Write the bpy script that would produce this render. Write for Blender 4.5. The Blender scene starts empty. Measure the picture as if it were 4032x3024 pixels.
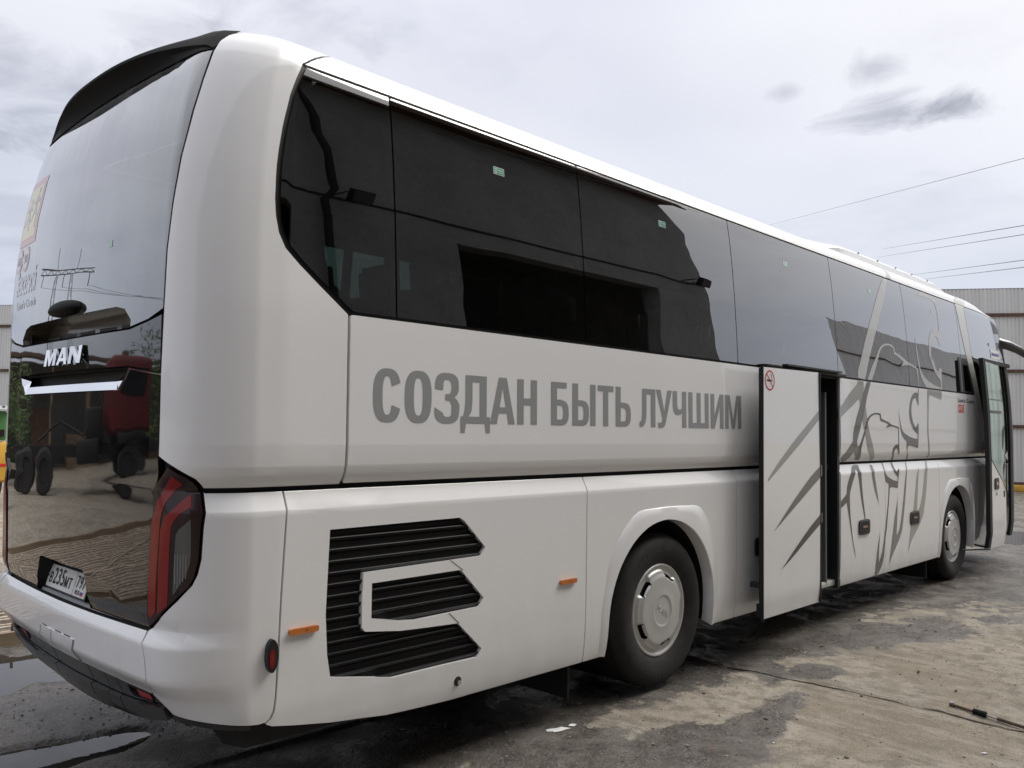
import bpy, bmesh, math, random
from mathutils import Vector, Matrix, noise
from mathutils.geometry import tessellate_polygon

sc = bpy.context.scene
COL = sc.collection
# ------------------------------------------------------------------ camera
CAM = [-1.5250029, -3.1789017, 1.680807, 0.806126, 0.0529929, 0.0147115, 3360.5137853]
cd = bpy.data.cameras.new('camera'); cam = bpy.data.objects.new('camera', cd); COL.objects.link(cam)
cd.sensor_width = 36; cd.lens = CAM[6] / 4032 * 36; cd.clip_end = 3000; cd.clip_start = .05
def _basis(yaw, pitch, roll):
    f = Vector((math.sin(yaw)*math.cos(pitch), math.cos(yaw)*math.cos(pitch), math.sin(pitch)))
    r = f.cross(Vector((0,0,1))).normalized(); u = r.cross(f)
    c, s = math.cos(roll), math.sin(roll)
    return r*c+u*s, u*c-r*s, f
_r, _u, _f = _basis(*CAM[3:6])
cam.matrix_world = Matrix(((_r.x,_u.x,-_f.x,CAM[0]),(_r.y,_u.y,-_f.y,CAM[1]),(_r.z,_u.z,-_f.z,CAM[2]),(0,0,0,1)))
sc.camera = cam
# ------------------------------------------------------------------ world, sun, exposure
SUN_EL, SUN_AZ = math.radians(50), math.radians(112)      # azimuth from +y towards +x
w = bpy.data.worlds.new('World'); sc.world = w; w.use_nodes = True
nt = w.node_tree; nt.nodes.clear(); L = nt.links.new
def wn(t, **k):
    n = nt.nodes.new(t)
    for a, b in k.items(): setattr(n, a, b)
    return n
out = wn('ShaderNodeOutputWorld'); bg = wn('ShaderNodeBackground'); L(bg.outputs[0], out.inputs[0])
sky = wn('ShaderNodeTexSky', sky_type='NISHITA', sun_disc=False, sun_elevation=SUN_EL, sun_rotation=SUN_AZ, air_density=1.0, dust_density=3.0)
tc = wn('ShaderNodeTexCoord')
skys = wn('ShaderNodeVectorMath', operation='SCALE'); skys.inputs['Scale'].default_value = 1.0; L(sky.outputs[0], skys.inputs[0])
# project direction on a cloud plane so that clouds flatten towards the horizon
sep = wn('ShaderNodeSeparateXYZ'); L(tc.outputs['Generated'], sep.inputs[0])
zc = wn('ShaderNodeMath', operation='MAXIMUM'); L(sep.outputs[2], zc.inputs[0]); zc.inputs[1].default_value = 0.0
za = wn('ShaderNodeMath', operation='ADD'); L(zc.outputs[0], za.inputs[0]); za.inputs[1].default_value = .22
dx = wn('ShaderNodeMath', operation='DIVIDE'); L(sep.outputs[0], dx.inputs[0]); L(za.outputs[0], dx.inputs[1])
dy = wn('ShaderNodeMath', operation='DIVIDE'); L(sep.outputs[1], dy.inputs[0]); L(za.outputs[0], dy.inputs[1])
cb = wn('ShaderNodeCombineXYZ'); L(dx.outputs[0], cb.inputs[0]); L(dy.outputs[0], cb.inputs[1])
def cloudnoise(scale, detail, rough, dist, off):
    mp = wn('ShaderNodeMapping'); L(cb.outputs[0], mp.inputs[0]); mp.inputs['Location'].default_value = off
    n = wn('ShaderNodeTexNoise'); L(mp.outputs[0], n.inputs[0])
    n.inputs['Scale'].default_value = scale; n.inputs['Detail'].default_value = detail
    n.inputs['Roughness'].default_value = rough; n.inputs['Distortion'].default_value = dist
    return n
def ramp(src, stops):
    r = wn('ShaderNodeValToRGB'); L(src, r.inputs[0]); e = r.color_ramp.elements
    while len(e) > 1: e.remove(e[0])
    e[0].position = stops[0][0]; e[0].color = (*stops[0][1], 1)
    for p, c in stops[1:]:
        q = e.new(p); q.color = (*c, 1)
    return r
# broad cover: pale grey-violet deck, with brighter rifts
n1 = cloudnoise(.7, 3.5, .48, .2, (3.1, 1.7, 0))
r1 = ramp(n1.outputs[0], [(.28,(5.6,5.7,6.3)),(.42,(6.7,6.8,7.3)),(.52,(7.5,7.55,7.9)),(.62,(8.0,8.0,8.2)),(.75,(8.8,8.75,8.8))])
# small ragged darker scraps
n2 = cloudnoise(1.7, 7, .6, .35, (7.3, -2.2, 0))
r2 = ramp(n2.outputs[0], [(.0,(1,1,1)),(.55,(1,1,1)),(.66,(.92,.92,.94)),(.8,(.84,.85,.88))])
mul = wn('ShaderNodeMix', data_type='RGBA', blend_type='MULTIPLY'); mul.inputs[0].default_value = 1
L(r1.outputs[0], mul.inputs[6]); L(r2.outputs[0], mul.inputs[7])
# single ragged grey clouds and banks hanging under the deck: (direction, half width, half height, darkness)
CLOUDS = [((0.8917, 0.3099, 0.3299), 0.0461, 0.0152, 0.85), ((0.9098, 0.2562, 0.3267), 0.0244, 0.0098, 0.6), ((0.8679, 0.3285, 0.3726), 0.0206, 0.0136, 0.6), ((0.8391, 0.4071, 0.3608), 0.0163, 0.0065, 0.45), ((0.2658, 0.9046, 0.3332), 0.0814, 0.038, 0.55), ((0.2639, 0.9198, 0.2903), 0.0597, 0.0163, 0.3), ((0.4679, 0.7693, 0.435), 0.0597, 0.0244, 0.45), ((0.2623, 0.9442, 0.1992), 0.0434, 0.0326, 0.3), ((0.3559, 0.8448, 0.3995), 0.0651, 0.0136, 0.3)]
nz_ = cloudnoise(5.5, 6, .62, .5, (1.3, 4.2, 0))
acc = mul.outputs[2]
for (d0, ra, re, dk) in CLOUDS:
    d0 = Vector(d0).normalized(); rt = d0.cross(Vector((0,0,1))).normalized(); up = rt.cross(d0)
    def dotn(v):
        n = wn('ShaderNodeVectorMath', operation='DOT_PRODUCT'); L(tc.outputs['Generated'], n.inputs[0]); n.inputs[1].default_value = v; return n.outputs['Value']
    def mth(op, a, b=0.):
        n = wn('ShaderNodeMath', operation=op)
        for i, v in ((0, a), (1, b)):
            if isinstance(v, (int, float)): n.inputs[i].default_value = v
            else: L(v, n.inputs[i])
        return n.outputs[0]
    u_ = mth('DIVIDE', dotn(rt), ra); v_ = mth('DIVIDE', dotn(up), re)
    r_ = mth('SQRT', mth('ADD', mth('MULTIPLY', u_, u_), mth('MULTIPLY', v_, v_)))
    r_ = mth('ADD', r_, mth('MULTIPLY', mth('SUBTRACT', nz_.outputs[0], .5), -5.5))
    fr_ = mth('GREATER_THAN', dotn(d0), .3)
    k_ = ramp(mth('MULTIPLY', r_, .5), [(.05,(1,1,1)),(.80,(0,0,0))])
    sepk = mth('MULTIPLY', mth('MULTIPLY', k_.outputs[0], fr_), dk)
    mm = wn('ShaderNodeMix', data_type='RGBA', blend_type='MULTIPLY'); L(sepk, mm.inputs[0]); L(acc, mm.inputs[6]); mm.inputs[7].default_value = (.50,.51,.56,1); acc = mm.outputs[2]
# low sky slightly bluer and darker, high sky whiter
# overcast luminance law: the deck brightens from the horizon to the zenith
rz = ramp(sep.outputs[2], [(.0,(.42/1.9,.445/1.9,.50/1.9)),(.15,(.485/1.9,.505/1.9,.55/1.9)),(.40,(.605/1.9,.607/1.9,.622/1.9)),(.70,(.82/1.9,.82/1.9,.83/1.9)),(1.0,(1.02/1.9,1.02/1.9,1.03/1.9))])
mul2 = wn('ShaderNodeMix', data_type='RGBA', blend_type='MULTIPLY'); mul2.inputs[0].default_value = 1
rzv = wn('ShaderNodeVectorMath', operation='SCALE'); rzv.inputs['Scale'].default_value = 1.9; L(rz.outputs[0], rzv.inputs[0])
L(acc, mul2.inputs[6]); L(rzv.outputs[0], mul2.inputs[7])
# a warm, brighter veil round the hidden sun
sd = Vector((math.sin(SUN_AZ)*math.cos(SUN_EL), math.cos(SUN_AZ)*math.cos(SUN_EL), math.sin(SUN_EL)))
dot = wn('ShaderNodeVectorMath', operation='DOT_PRODUCT'); L(tc.outputs['Generated'], dot.inputs[0]); dot.inputs[1].default_value = sd
rs = ramp(dot.outputs['Value'], [(.60,(1,1,1)),(.88,(1.14,1.12,1.06)),(1.0,(1.7,1.62,1.45))])
mul3 = wn('ShaderNodeMix', data_type='RGBA', blend_type='MULTIPLY'); mul3.inputs[0].default_value = 1
L(mul2.outputs[2], mul3.inputs[6]); L(rs.outputs[0], mul3.inputs[7])
mixs = wn('ShaderNodeMix', data_type='RGBA'); mixs.inputs[0].default_value = .93
L(skys.outputs[0], mixs.inputs[6]); L(mul3.outputs[2], mixs.inputs[7])
L(mixs.outputs[2], bg.inputs[0]); bg.inputs[1].default_value = .1
sl = bpy.data.lights.new('sun', 'SUN'); sl.energy = 1.4; sl.angle = math.radians(34); sl.color = (1, .96, .88)
so = bpy.data.objects.new('sun', sl); COL.objects.link(so)
so.rotation_euler = (-sd).to_track_quat('-Z', 'Y').to_euler()
sc.view_settings.view_transform = 'Standard'; sc.view_settings.look = 'None'
sc.view_settings.exposure = 0.97; sc.view_settings.gamma = 1; sc.view_settings.use_curve_mapping = False
sc.render.engine = 'CYCLES'
sc.cycles.max_bounces = 8; sc.cycles.transparent_max_bounces = 12

# ------------------------------------------------------------------ body surface of the coach, as functions of (s, v)
def itp(t,x):
    if x<=t[0][0]: return t[0][1]
    for (a,b),(c,d) in zip(t,t[1:]):
        if x<=c: return b+(d-b)*(x-a)/(c-a)
    return t[-1][1]
def smooth(a,b,x):
    t=min(1,max(0,(x-a)/(b-a))); return t*t*(3-2*t)
LEN=12.1; HW=1.275
def _bez(p,n):
    o=[]
    for i in range(n+1):
        t=i/n;u=1-t
        o.append(tuple(u**3*p[0][k]+3*u*u*t*p[1][k]+3*u*t*t*p[2][k]+t**3*p[3][k] for k in(0,1)))
    return o
# plan outline: rear centre -> rear right corner -> side -> front right corner -> front centre
_rear=[(-.037+.039*(((HW-y)/1.0)**2),y) for y in [HW-1.0*i/10 for i in range(11)]]
_rear+=_bez([(.002,.275),(.015,.14),(.12,.046),(.28,.009)],12)[1:]
_front=_bez([(11.75,0),(12.02,0),(12.13,.12),(12.16,.40)],12)+_bez([(12.16,.40),(12.20,.7),(12.23,1.0),(12.24,HW)],8)[1:]
_P=_rear+[(.40,.0)]+_front
_s=[0]
for a,b in zip(_P,_P[1:]): _s.append(_s[-1]+math.dist(a,b))
_i0=_P.index((.40,.0)); _off=.40-_s[_i0]
_s=[v+_off for v in _s]           # s == x on the flat side
SC=_s[0]; SF=_s[-1]               # rear centre, front centre
def plan(s):
    if s<=SC: return _P[0]
    if s>=SF: return _P[-1]
    lo,hi=0,len(_s)-1
    while hi-lo>1:
        m=(lo+hi)//2
        if _s[m]<=s: lo=m
        else: hi=m
    t=(s-_s[lo])/(_s[hi]-_s[lo]); a,b=_P[lo],_P[hi]
    return a[0]+(b[0]-a[0])*t,a[1]+(b[1]-a[1])*t
DV=[(.22,.09),(.26,.06),(.30,.038),(.34,.026),(.40,.018),(.50,.010),(.7,.005),(1.325,.004),(1.40,.042),(1.4125,.05),(1.425,.045),(1.445,.03),(1.47,.014),(1.51,.004),(1.6,0),(2.19,.008),(2.45,.022),(2.7,.038),(2.95,.060),(3.15,.083),(3.29,.105),(3.35,.128),(3.40,.160),(3.44,.20),(3.48,.27),(3.52,.38),(3.56,.55),(3.60,.85),(3.64,1.275)]
ZV=[(0,0),(3.29,3.29),(3.35,3.35),(3.40,3.398),(3.44,3.431),(3.48,3.468),(3.52,3.512),(3.56,3.553),(3.60,3.592),(3.64,3.61)]
RX=[(.28,.22),(.38,.16),(.42,.125),(.50,.09),(.57,.055),(.62,.012),(.64,-.002),(.78,-.010),(.79,-.010),(.845,.030),(.90,.016),(1.3,.006),(1.6,.003),(1.9,.0),(2.2,.0),(2.4,.002),(2.6,.012),(2.8,.030),(3.0,.062),(3.15,.095),(3.29,.135),(3.35,.165),(3.40,.20),(3.48,.27),(3.54,.35),(3.58,.45),(3.64,.75)]
FX=[(.3,.05),(.5,.0),(1.3,.0),(1.8,.02),(2.4,.10),(2.9,.24),(3.29,.46),(3.45,.75),(3.56,1.3),(3.64,2.1)]
def S(s,v,n=0.0):
    if s<SC:
        x,y,z=S(2*SC-s,v,n); return (x,2*HW-y,z)
    if s>SF:
        x,y,z=S(2*SF-s,v,n); return (x,2*HW-y,z)
    if n:
        nx,ny,nz=N(s,v); x,y,z=S(s,v); return (x+nx*n,y+ny*n,z+nz*n)
    xb,yb=plan(s)
    d=itp(DV,v); z=itp(ZV,v)
    y=yb+d*(HW-yb)/HW
    w=1-smooth(.0,.36+.64*smooth(1.5,2.2,v),xb); wf=smooth(10.4,12.1,xb)
    x=xb+itp(RX,v)*w-itp(FX,v)*wf
    z-=.16*wf*smooth(3.2,3.6,v)
    return (x,y,z)
def N(s,v,e=.0008):
    a=S(s+e,v);b=S(s-e,v);c=S(s,v+e);d=S(s,v-e)
    u=[a[i]-b[i] for i in range(3)];w=[c[i]-d[i] for i in range(3)]
    n=(u[1]*w[2]-u[2]*w[1],u[2]*w[0]-u[0]*w[2],u[0]*w[1]-u[1]*w[0])
    l=math.sqrt(sum(k*k for k in n)) or 1
    return tuple(k/l for k in n)
# ------------------------------------------------------------------ materials
def mat(name, base=(.5,.5,.5), rough=.5, metal=0., spec=.5, coat=0., coat_rough=.03, ior=1.45, build=None):
    m = bpy.data.materials.new(name); m.use_nodes = True
    b = m.node_tree.nodes['Principled BSDF']
    b.inputs['Base Color'].default_value = (*base, 1); b.inputs['Roughness'].default_value = rough
    b.inputs['Metallic'].default_value = metal; b.inputs['Specular IOR Level'].default_value = spec
    b.inputs['IOR'].default_value = ior
    b.inputs['Coat Weight'].default_value = coat; b.inputs['Coat Roughness'].default_value = coat_rough
    if build: build(m.node_tree, b)
    return m
def nn(t, typ, **k):
    n = t.nodes.new(typ)
    for a, b in k.items(): setattr(n, a, b)
    return n
def tnoise(t, scale, detail=4, rough=.55, coord='Object', dist=0., sc3=None):
    c = nn(t, 'ShaderNodeTexCoord'); n = nn(t, 'ShaderNodeTexNoise')
    src = c.outputs[coord]
    if sc3:
        mp = nn(t, 'ShaderNodeMapping'); mp.inputs['Scale'].default_value = sc3; t.links.new(src, mp.inputs[0]); src = mp.outputs[0]
    t.links.new(src, n.inputs[0])
    n.inputs['Scale'].default_value = scale; n.inputs['Detail'].default_value = detail
    n.inputs['Roughness'].default_value = rough; n.inputs['Distortion'].default_value = dist
    return n.outputs[0]
def tramp(t, src, stops):
    r = nn(t, 'ShaderNodeValToRGB'); t.links.new(src, r.inputs[0]); e = r.color_ramp.elements
    while len(e) > 1: e.remove(e[0])
    e[0].position = stops[0][0]; c = stops[0][1]; e[0].color = (*c, 1) if isinstance(c, tuple) else (c, c, c, 1)
    for p, c in stops[1:]:
        q = e.new(p); q.color = (*c, 1) if isinstance(c, tuple) else (c, c, c, 1)
    return r.outputs[0]
def tmix(t, fac, a, b, mode='MIX'):
    m = nn(t, 'ShaderNodeMix', data_type='RGBA', blend_type=mode)
    for i, v in ((0, fac), (6, a), (7, b)):
        if isinstance(v, (int, float)): m.inputs[i].default_value = v
        elif isinstance(v, tuple): m.inputs[i].default_value = (*v, 1)
        else: t.links.new(v, m.inputs[i])
    return m.outputs[2]
def tmath(t, op, a, b=0., c=None):
    m = nn(t, 'ShaderNodeMath', operation=op)
    for i, v in ((0, a), (1, b), (2, c)):
        if v is None: continue
        if isinstance(v, (int, float)): m.inputs[i].default_value = v
        else: t.links.new(v, m.inputs[i])
    return m.outputs[0]
def tbump(t, b, h, strength, dist, inp='Normal'):
    n = nn(t, 'ShaderNodeBump'); n.inputs['Strength'].default_value = strength; n.inputs['Distance'].default_value = dist
    t.links.new(h, n.inputs['Height']); t.links.new(n.outputs[0], b.inputs[inp]); return n
def tz(t, coord='Object'):
    c = nn(t, 'ShaderNodeTexCoord'); s = nn(t, 'ShaderNodeSeparateXYZ'); t.links.new(c.outputs[coord], s.inputs[0]); return s.outputs

def b_paint(t, b):
    # clean white lacquer; a faint film of road dust near the skirt, slight orange peel
    s = tz(t)
    low = tmath(t, 'SUBTRACT', 1.0, tmath(t, 'MULTIPLY', s[2], .9)); low = tmath(t, 'MAXIMUM', low, 0.)
    n = tnoise(t, 6, 5, .6, sc3=(1, 1, .35)); n2 = tnoise(t, .7, 3)
    dirt = tmath(t, 'MULTIPLY', low, tramp(t, n, [(.35, 0.), (.7, .38)]))
    col = tmix(t, dirt, (.825,.83,.845), (.55,.52,.47))
    col = tmix(t, tmath(t, 'MULTIPLY', tramp(t, n2, [(.4, 0.), (.75, 1.)]), .25), col, (.80,.805,.815))
    t.links.new(col, b.inputs['Base Color'])
    r = tmath(t, 'MULTIPLY_ADD', tramp(t, n, [(.3, 0.), (.8, 1.)]), .12, .30); t.links.new(r, b.inputs['Roughness'])
    tbump(t, b, tnoise(t, 1.1, 1), .25, .012, 'Coat Normal')
PAINT = mat('white_lacquer', (.78,.775,.765), .32, spec=.35, coat=.85, coat_rough=.02, build=b_paint)
BLACKG = mat('gloss_black', (.006,.006,.007), .04, spec=.6, coat=.75, coat_rough=.01, ior=1.5, build=lambda t,b: (tbump(t, b, tnoise(t, 1.4, 1.5, dist=.4), .35, .012), tbump(t, b, tnoise(t, 1.4, 1.5, dist=.4), .35, .012, 'Coat Normal')))
BLACKP = mat('black_plastic', (.018,.018,.019), .42, build=lambda t,b: tbump(t, b, tnoise(t, 220, 2), .2, .0006))
SHELL = mat('dark_underbody', (.012,.012,.013), .7)
RUBBER = mat('rubber_seal', (.012,.012,.012), .6)
def glass(name, tint, ior, wav=.35, scale=1.0, dustamt=0.):
    m = bpy.data.materials.new(name); m.use_nodes = True; t = m.node_tree; t.nodes.clear()
    o = nn(t, 'ShaderNodeOutputMaterial'); mx = nn(t, 'ShaderNodeMixShader'); fr = nn(t, 'ShaderNodeFresnel'); fr.inputs[0].default_value = 1.5
    tr = nn(t, 'ShaderNodeBsdfTransparent'); tr.inputs[0].default_value = (*tint, 1)
    gl = nn(t, 'ShaderNodeBsdfGlossy'); gl.inputs['Roughness'].default_value = .0; gl.inputs['Color'].default_value = (.97,.98,1,1)
    h = tnoise(t, scale, 1.2, .4, dist=.5, sc3=(.8,.8,1.5)); bp = nn(t, 'ShaderNodeBump'); bp.inputs['Strength'].default_value = wav; bp.inputs['Distance'].default_value = .012
    t.links.new(h, bp.inputs['Height']); t.links.new(bp.outputs[0], gl.inputs['Normal'])
    # several air-glass faces add up: R = k r / (1 + (k-1) r)
    kr = tmath(t, 'DIVIDE', tmath(t, 'MULTIPLY', fr.outputs[0], ior), tmath(t, 'ADD', tmath(t, 'MULTIPLY', fr.outputs[0], ior-1), 1.0))
    t.links.new(kr, mx.inputs[0]); t.links.new(tr.outputs[0], mx.inputs[1]); t.links.new(gl.outputs[0], mx.inputs[2])
    if dustamt:
        df = nn(t, 'ShaderNodeBsdfDiffuse'); df.inputs[0].default_value = (.5,.49,.47,1); m2 = nn(t, 'ShaderNodeMixShader')
        st = tnoise(t, 9, 5, .6, sc3=(1,1,.06)); f = tmath(t, 'MULTIPLY', tramp(t, st, [(.38, .1), (.72, 1.)]), dustamt)
        t.links.new(f, m2.inputs[0]); t.links.new(mx.outputs[0], m2.inputs[1]); t.links.new(df.outputs[0], m2.inputs[2]); t.links.new(m2.outputs[0], o.inputs[0])
    else: t.links.new(mx.outputs[0], o.inputs[0])
    return m
GLASS = glass('tinted_side_glass', (.15,.20,.18), 3.2)
RGLASS = glass('tinted_rear_glass', (.10,.13,.12), 4.6, .3, .8, .15)
DGLASS = glass('pale_green_door_glass', (.9,.96,.94), .55, .2, 1.2, .10)
MIRG = mat('mirror_glass', (.8,.82,.85), .01, 1.)
CHROME = mat('chrome', (.85,.86,.9), .07, 1.)
SILVER = mat('silver_hubcap', (.56,.56,.56), .38, .35, build=lambda t,b: tbump(t, b, tnoise(t, 60, 3), .05, .001))
def b_tyre(t, b):
    n = tnoise(t, 14, 5); t.links.new(tmix(t, tramp(t, n, [(.4,0.),(.8,.5)]), (.013,.013,.0135), (.042,.039,.035)), b.inputs['Base Color'])
TYRE = mat('tyre_rubber', (.02,.02,.02), .72, build=b_tyre)
TYRET = mat('tyre_lettering', (.035,.035,.035), .6)
LAMPR = mat('red_lamp', (.20,.005,.005), .2, spec=.4, coat=.25, coat_rough=.05)
LAMPD = mat('dark_red_lamp', (.016,.003,.004), .2, spec=.4, coat=.25, coat_rough=.05)
LAMPC = mat('clear_lamp', (.10,.10,.10), .25, .3, coat=.3, coat_rough=.02, build=lambda t,b: tbump(t, b, tnoise(t, 90, 1, sc3=(1,1,.02)), .6, .003))
REFL = mat('red_reflector', (.42,.015,.015), .3, coat=.2, build=lambda t,b: tbump(t, b, tnoise(t, 300, 1), .4, .001))
AMBER = mat('amber_marker', (.52,.14,.008), .2, coat=1, coat_rough=.03, build=lambda t,b: tbump(t, b, tnoise(t, 160, 1, sc3=(1,1,.1)), .4, .002))
AMBERD = mat('dark_amber', (.25,.07,.01), .3, coat=1)
GREY_L = mat('slogan_grey', (.30,.31,.325), .4, spec=.35, coat=.7, coat_rough=.03)
def b_lion(t, b, dark=True):
    pass
LIOND = mat('lion_print_dark', (.030,.028,.027), .4, spec=.35, coat=.8, coat_rough=.03)
LIONM = mat('lion_print_mid', (.125,.125,.12), .4, spec=.35, coat=.8, coat_rough=.03)
LIONL = mat('lion_print_light', (.30,.31,.30), .4, spec=.35, coat=.8, coat_rough=.03)
LIONW = mat('lion_print_pale', (.50,.51,.52), .45, spec=.4, coat=.5, coat_rough=.03)
WHITE = mat('white_print', (.78,.78,.78), .5); BLACK = mat('black_print', (.01,.01,.01), .5); RED = mat('red_print', (.55,.02,.02), .45)
YELLOW = mat('yellow_print', (.8,.62,.05), .5); GREEN = mat('green_print', (.05,.24,.17), .45); BLUE = mat('blue_print', (.02,.06,.35), .5)
PGREEN = mat('pale_green_sticker', (.50,.68,.60), .5); INTER = mat('dark_interior', (.05,.05,.052), .8); SEAT = mat('seat_fabric', (.045,.05,.065), .85)
def sticker(name, col, k=3.0):
    # film on the inside of tinted glass: its colour is washed out by the reflection of the pane
    m = bpy.data.materials.new(name); m.use_nodes = True; t = m.node_tree; t.nodes.clear()
    o = nn(t, 'ShaderNodeOutputMaterial'); mx = nn(t, 'ShaderNodeMixShader'); fr = nn(t, 'ShaderNodeFresnel'); fr.inputs[0].default_value = 1.5
    df = nn(t, 'ShaderNodeBsdfDiffuse'); df.inputs[0].default_value = (*col, 1); gl = nn(t, 'ShaderNodeBsdfGlossy'); gl.inputs['Roughness'].default_value = .0
    kr = tmath(t, 'DIVIDE', tmath(t, 'MULTIPLY', fr.outputs[0], k), tmath(t, 'ADD', tmath(t, 'MULTIPLY', fr.outputs[0], k-1), 1.0))
    t.links.new(kr, mx.inputs[0]); t.links.new(df.outputs[0], mx.inputs[1]); t.links.new(gl.outputs[0], mx.inputs[2]); t.links.new(mx.outputs[0], o.inputs[0]); return m
SRED = sticker('sticker_red', (.62,.13,.12)); SYEL = sticker('sticker_yellow', (.80,.68,.18)); SBLK = sticker('sticker_black', (.12,.11,.10)); SWHT = sticker('sticker_white', (.72,.72,.74)); SGHO = sticker('sticker_pale', (.45,.47,.48))
PAPER = mat('paper', (.82,.82,.84), .7)
def b_corr(t, b):
    # pale painted sheet, grimy streaks running down, rust spots under the rails
    st = tnoise(t, 3, 6, .65, sc3=(1.5,1.5,.07)); bl = tnoise(t, .6, 4)
    c = tmix(t, tramp(t, st, [(.4,0.),(.75,.55)]), (.66,.665,.66), (.45,.43,.40))
    c = tmix(t, tramp(t, bl, [(.45,0.),(.7,.35)]), c, (.56,.56,.555))
    r = tnoise(t, 5, 7, .7); c = tmix(t, tramp(t, r, [(.66,0.),(.74,.8)]), c, (.20,.10,.055))
    t.links.new(c, b.inputs['Base Color'])
CORR = mat('corrugated_sheet', (.5,.5,.48), .5, build=b_corr)
def b_rust(t, b):
    n = tnoise(t, 9, 6, .65); t.links.new(tramp(t, n, [(.3,(.05,.03,.022)),(.55,(.11,.065,.045)),(.8,(.17,.085,.05))]), b.inputs['Base Color'])
    tbump(t, b, n, .4, .004)
RUST = mat('rusty_steel', (.13,.08,.06), .8, build=b_rust)
def b_conc(t, b):
    n = tnoise(t, .8, 7, .6); m_ = tnoise(t, 7, 6, .65); c = tmix(t, .5, tramp(t, n, [(.3,(.17,.166,.155)),(.6,(.29,.285,.27)),(.8,(.36,.35,.33))]), tramp(t, m_, [(.3,(.18,.176,.165)),(.7,(.32,.31,.295))]))
    t.links.new(c, b.inputs['Base Color']); tbump(t, b, m_, .4, .01)
CONC = mat('stained_concrete', (.24,.23,.22), .85, build=b_conc)
def b_wood(t, b):
    n = tnoise(t, 5, 6, .6, sc3=(.15,1,1)); t.links.new(tramp(t, n, [(.3,(.14,.10,.065)),(.6,(.24,.18,.12)),(.8,(.31,.25,.18))]), b.inputs['Base Color']); tbump(t, b, n, .5, .004)
WOOD = mat('weathered_timber', (.2,.15,.1), .8, build=b_wood)
def b_rebar(t, b):
    n = tnoise(t, 25, 4, .6); t.links.new(tramp(t, n, [(.3,(.24,.17,.12)),(.55,(.42,.36,.30)),(.8,(.52,.48,.43))]), b.inputs['Base Color'])
REBAR = mat('rebar_steel', (.4,.35,.3), .6, build=b_rebar)
YPAINT = mat('yellow_machine_paint', (.55,.30,.03), .5, build=lambda t,b: t.links.new(tmix(t, tramp(t, tnoise(t, 6, 6, .65), [(.5,0.),(.75,.7)]), (.55,.31,.035), (.30,.20,.09)), b.inputs['Base Color']))
GPAINT = mat('green_machine_paint', (.05,.16,.045), .5, build=lambda t,b: t.links.new(tmix(t, tramp(t, tnoise(t, 6, 6, .65), [(.5,0.),(.75,.7)]), (.05,.17,.045), (.09,.11,.06)), b.inputs['Base Color']))
RPAINT = mat('red_cab_paint', (.10,.009,.010), .6, coat=.0, build=lambda t,b: t.links.new(tmix(t, tramp(t, tnoise(t, 4, 6, .65), [(.45,0.),(.75,.8)]), (.12,.010,.012), (.05,.025,.02)), b.inputs['Base Color']))
STEEL = mat('galvanised_steel', (.30,.31,.32), .5, .6); WIRE = mat('wire', (.20,.20,.22), .6)
STONE = mat('stone', (.3,.27,.23), .85, build=lambda t,b: t.links.new(tramp(t, tnoise(t, 12, 2), [(.3,(.07,.065,.06)),(.5,(.20,.175,.145)),(.7,(.34,.31,.26))]), b.inputs['Base Color']))
LEAF = mat('leaf', (.03,.06,.018), .6, build=lambda t,b: t.links.new(tramp(t, tnoise(t, 1.5, 3), [(.3,(.03,.06,.015)),(.7,(.09,.14,.035))]), b.inputs['Base Color']))
BARK = mat('bark', (.10,.08,.06), .9)
WATER = mat('puddle_water', (.03,.028,.024), .015, ior=1.33, spec=.5, build=lambda t,b: tbump(t, b, tnoise(t, 14, 2), .05, .004))
HILL = mat('wooded_hill', (.03,.045,.03), .95, build=lambda t,b: t.links.new(tramp(t, tnoise(t, .06, 8, .7), [(.35,(.018,.028,.02)),(.6,(.04,.055,.035)),(.8,(.06,.075,.05))]), b.inputs['Base Color']))

# ------------------------------------------------------------------ object helpers
def link(o, parent=None):
    COL.objects.link(o)
    if parent is not None: o.parent = parent
    return o
def meshobj(name, bm, m, parent=None, smooth=False):
    me = bpy.data.meshes.new(name)
    bmesh.ops.recalc_face_normals(bm, faces=bm.faces[:]) if smooth != 'keep' else None
    bm.to_mesh(me); bm.free()
    for x in (m if isinstance(m, list) else [m]): me.materials.append(x)
    if smooth is True:
        for p in me.polygons: p.use_smooth = True
        me.set_sharp_from_angle(angle=math.radians(35))
    return link(bpy.data.objects.new(name, me), parent)
def empty(name, loc=(0,0,0), rz=0, label=None, cat=None, group=None, parent=None):
    o = bpy.data.objects.new(name, None); o.empty_display_size = .3; link(o, parent)
    o.location = loc; o.rotation_euler = (0, 0, rz)
    return tag(o, label, cat, group)
def tag(o, label=None, cat=None, group=None, kind=None):
    if label: o['label'] = label
    if cat: o['category'] = cat
    if group: o['group'] = group
    if kind: o['kind'] = kind
    return o
def bm_box(bm, c, d, rot=None):
    vs = []
    M_ = rot or Matrix.Identity(3)
    for sx in (-.5, .5):
        for sy in (-.5, .5):
            for sz in (-.5, .5):
                vs.append(bm.verts.new(Vector(c) + M_ @ Vector((d[0]*sx, d[1]*sy, d[2]*sz))))
    for f in ((0,1,3,2),(4,6,7,5),(0,4,5,1),(2,3,7,6),(0,2,6,4),(1,5,7,3)): bm.faces.new([vs[i] for i in f])
    return vs
def box(name, c, d, m, parent=None, rot=None, bevel=0., seg=2):
    bm = bmesh.new(); bm_box(bm, c, d, rot)
    if bevel: bmesh.ops.bevel(bm, geom=bm.edges[:], offset=bevel, segments=seg, affect='EDGES', profile=.5)
    return meshobj(name, bm, m, parent, smooth=bool(bevel))
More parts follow.
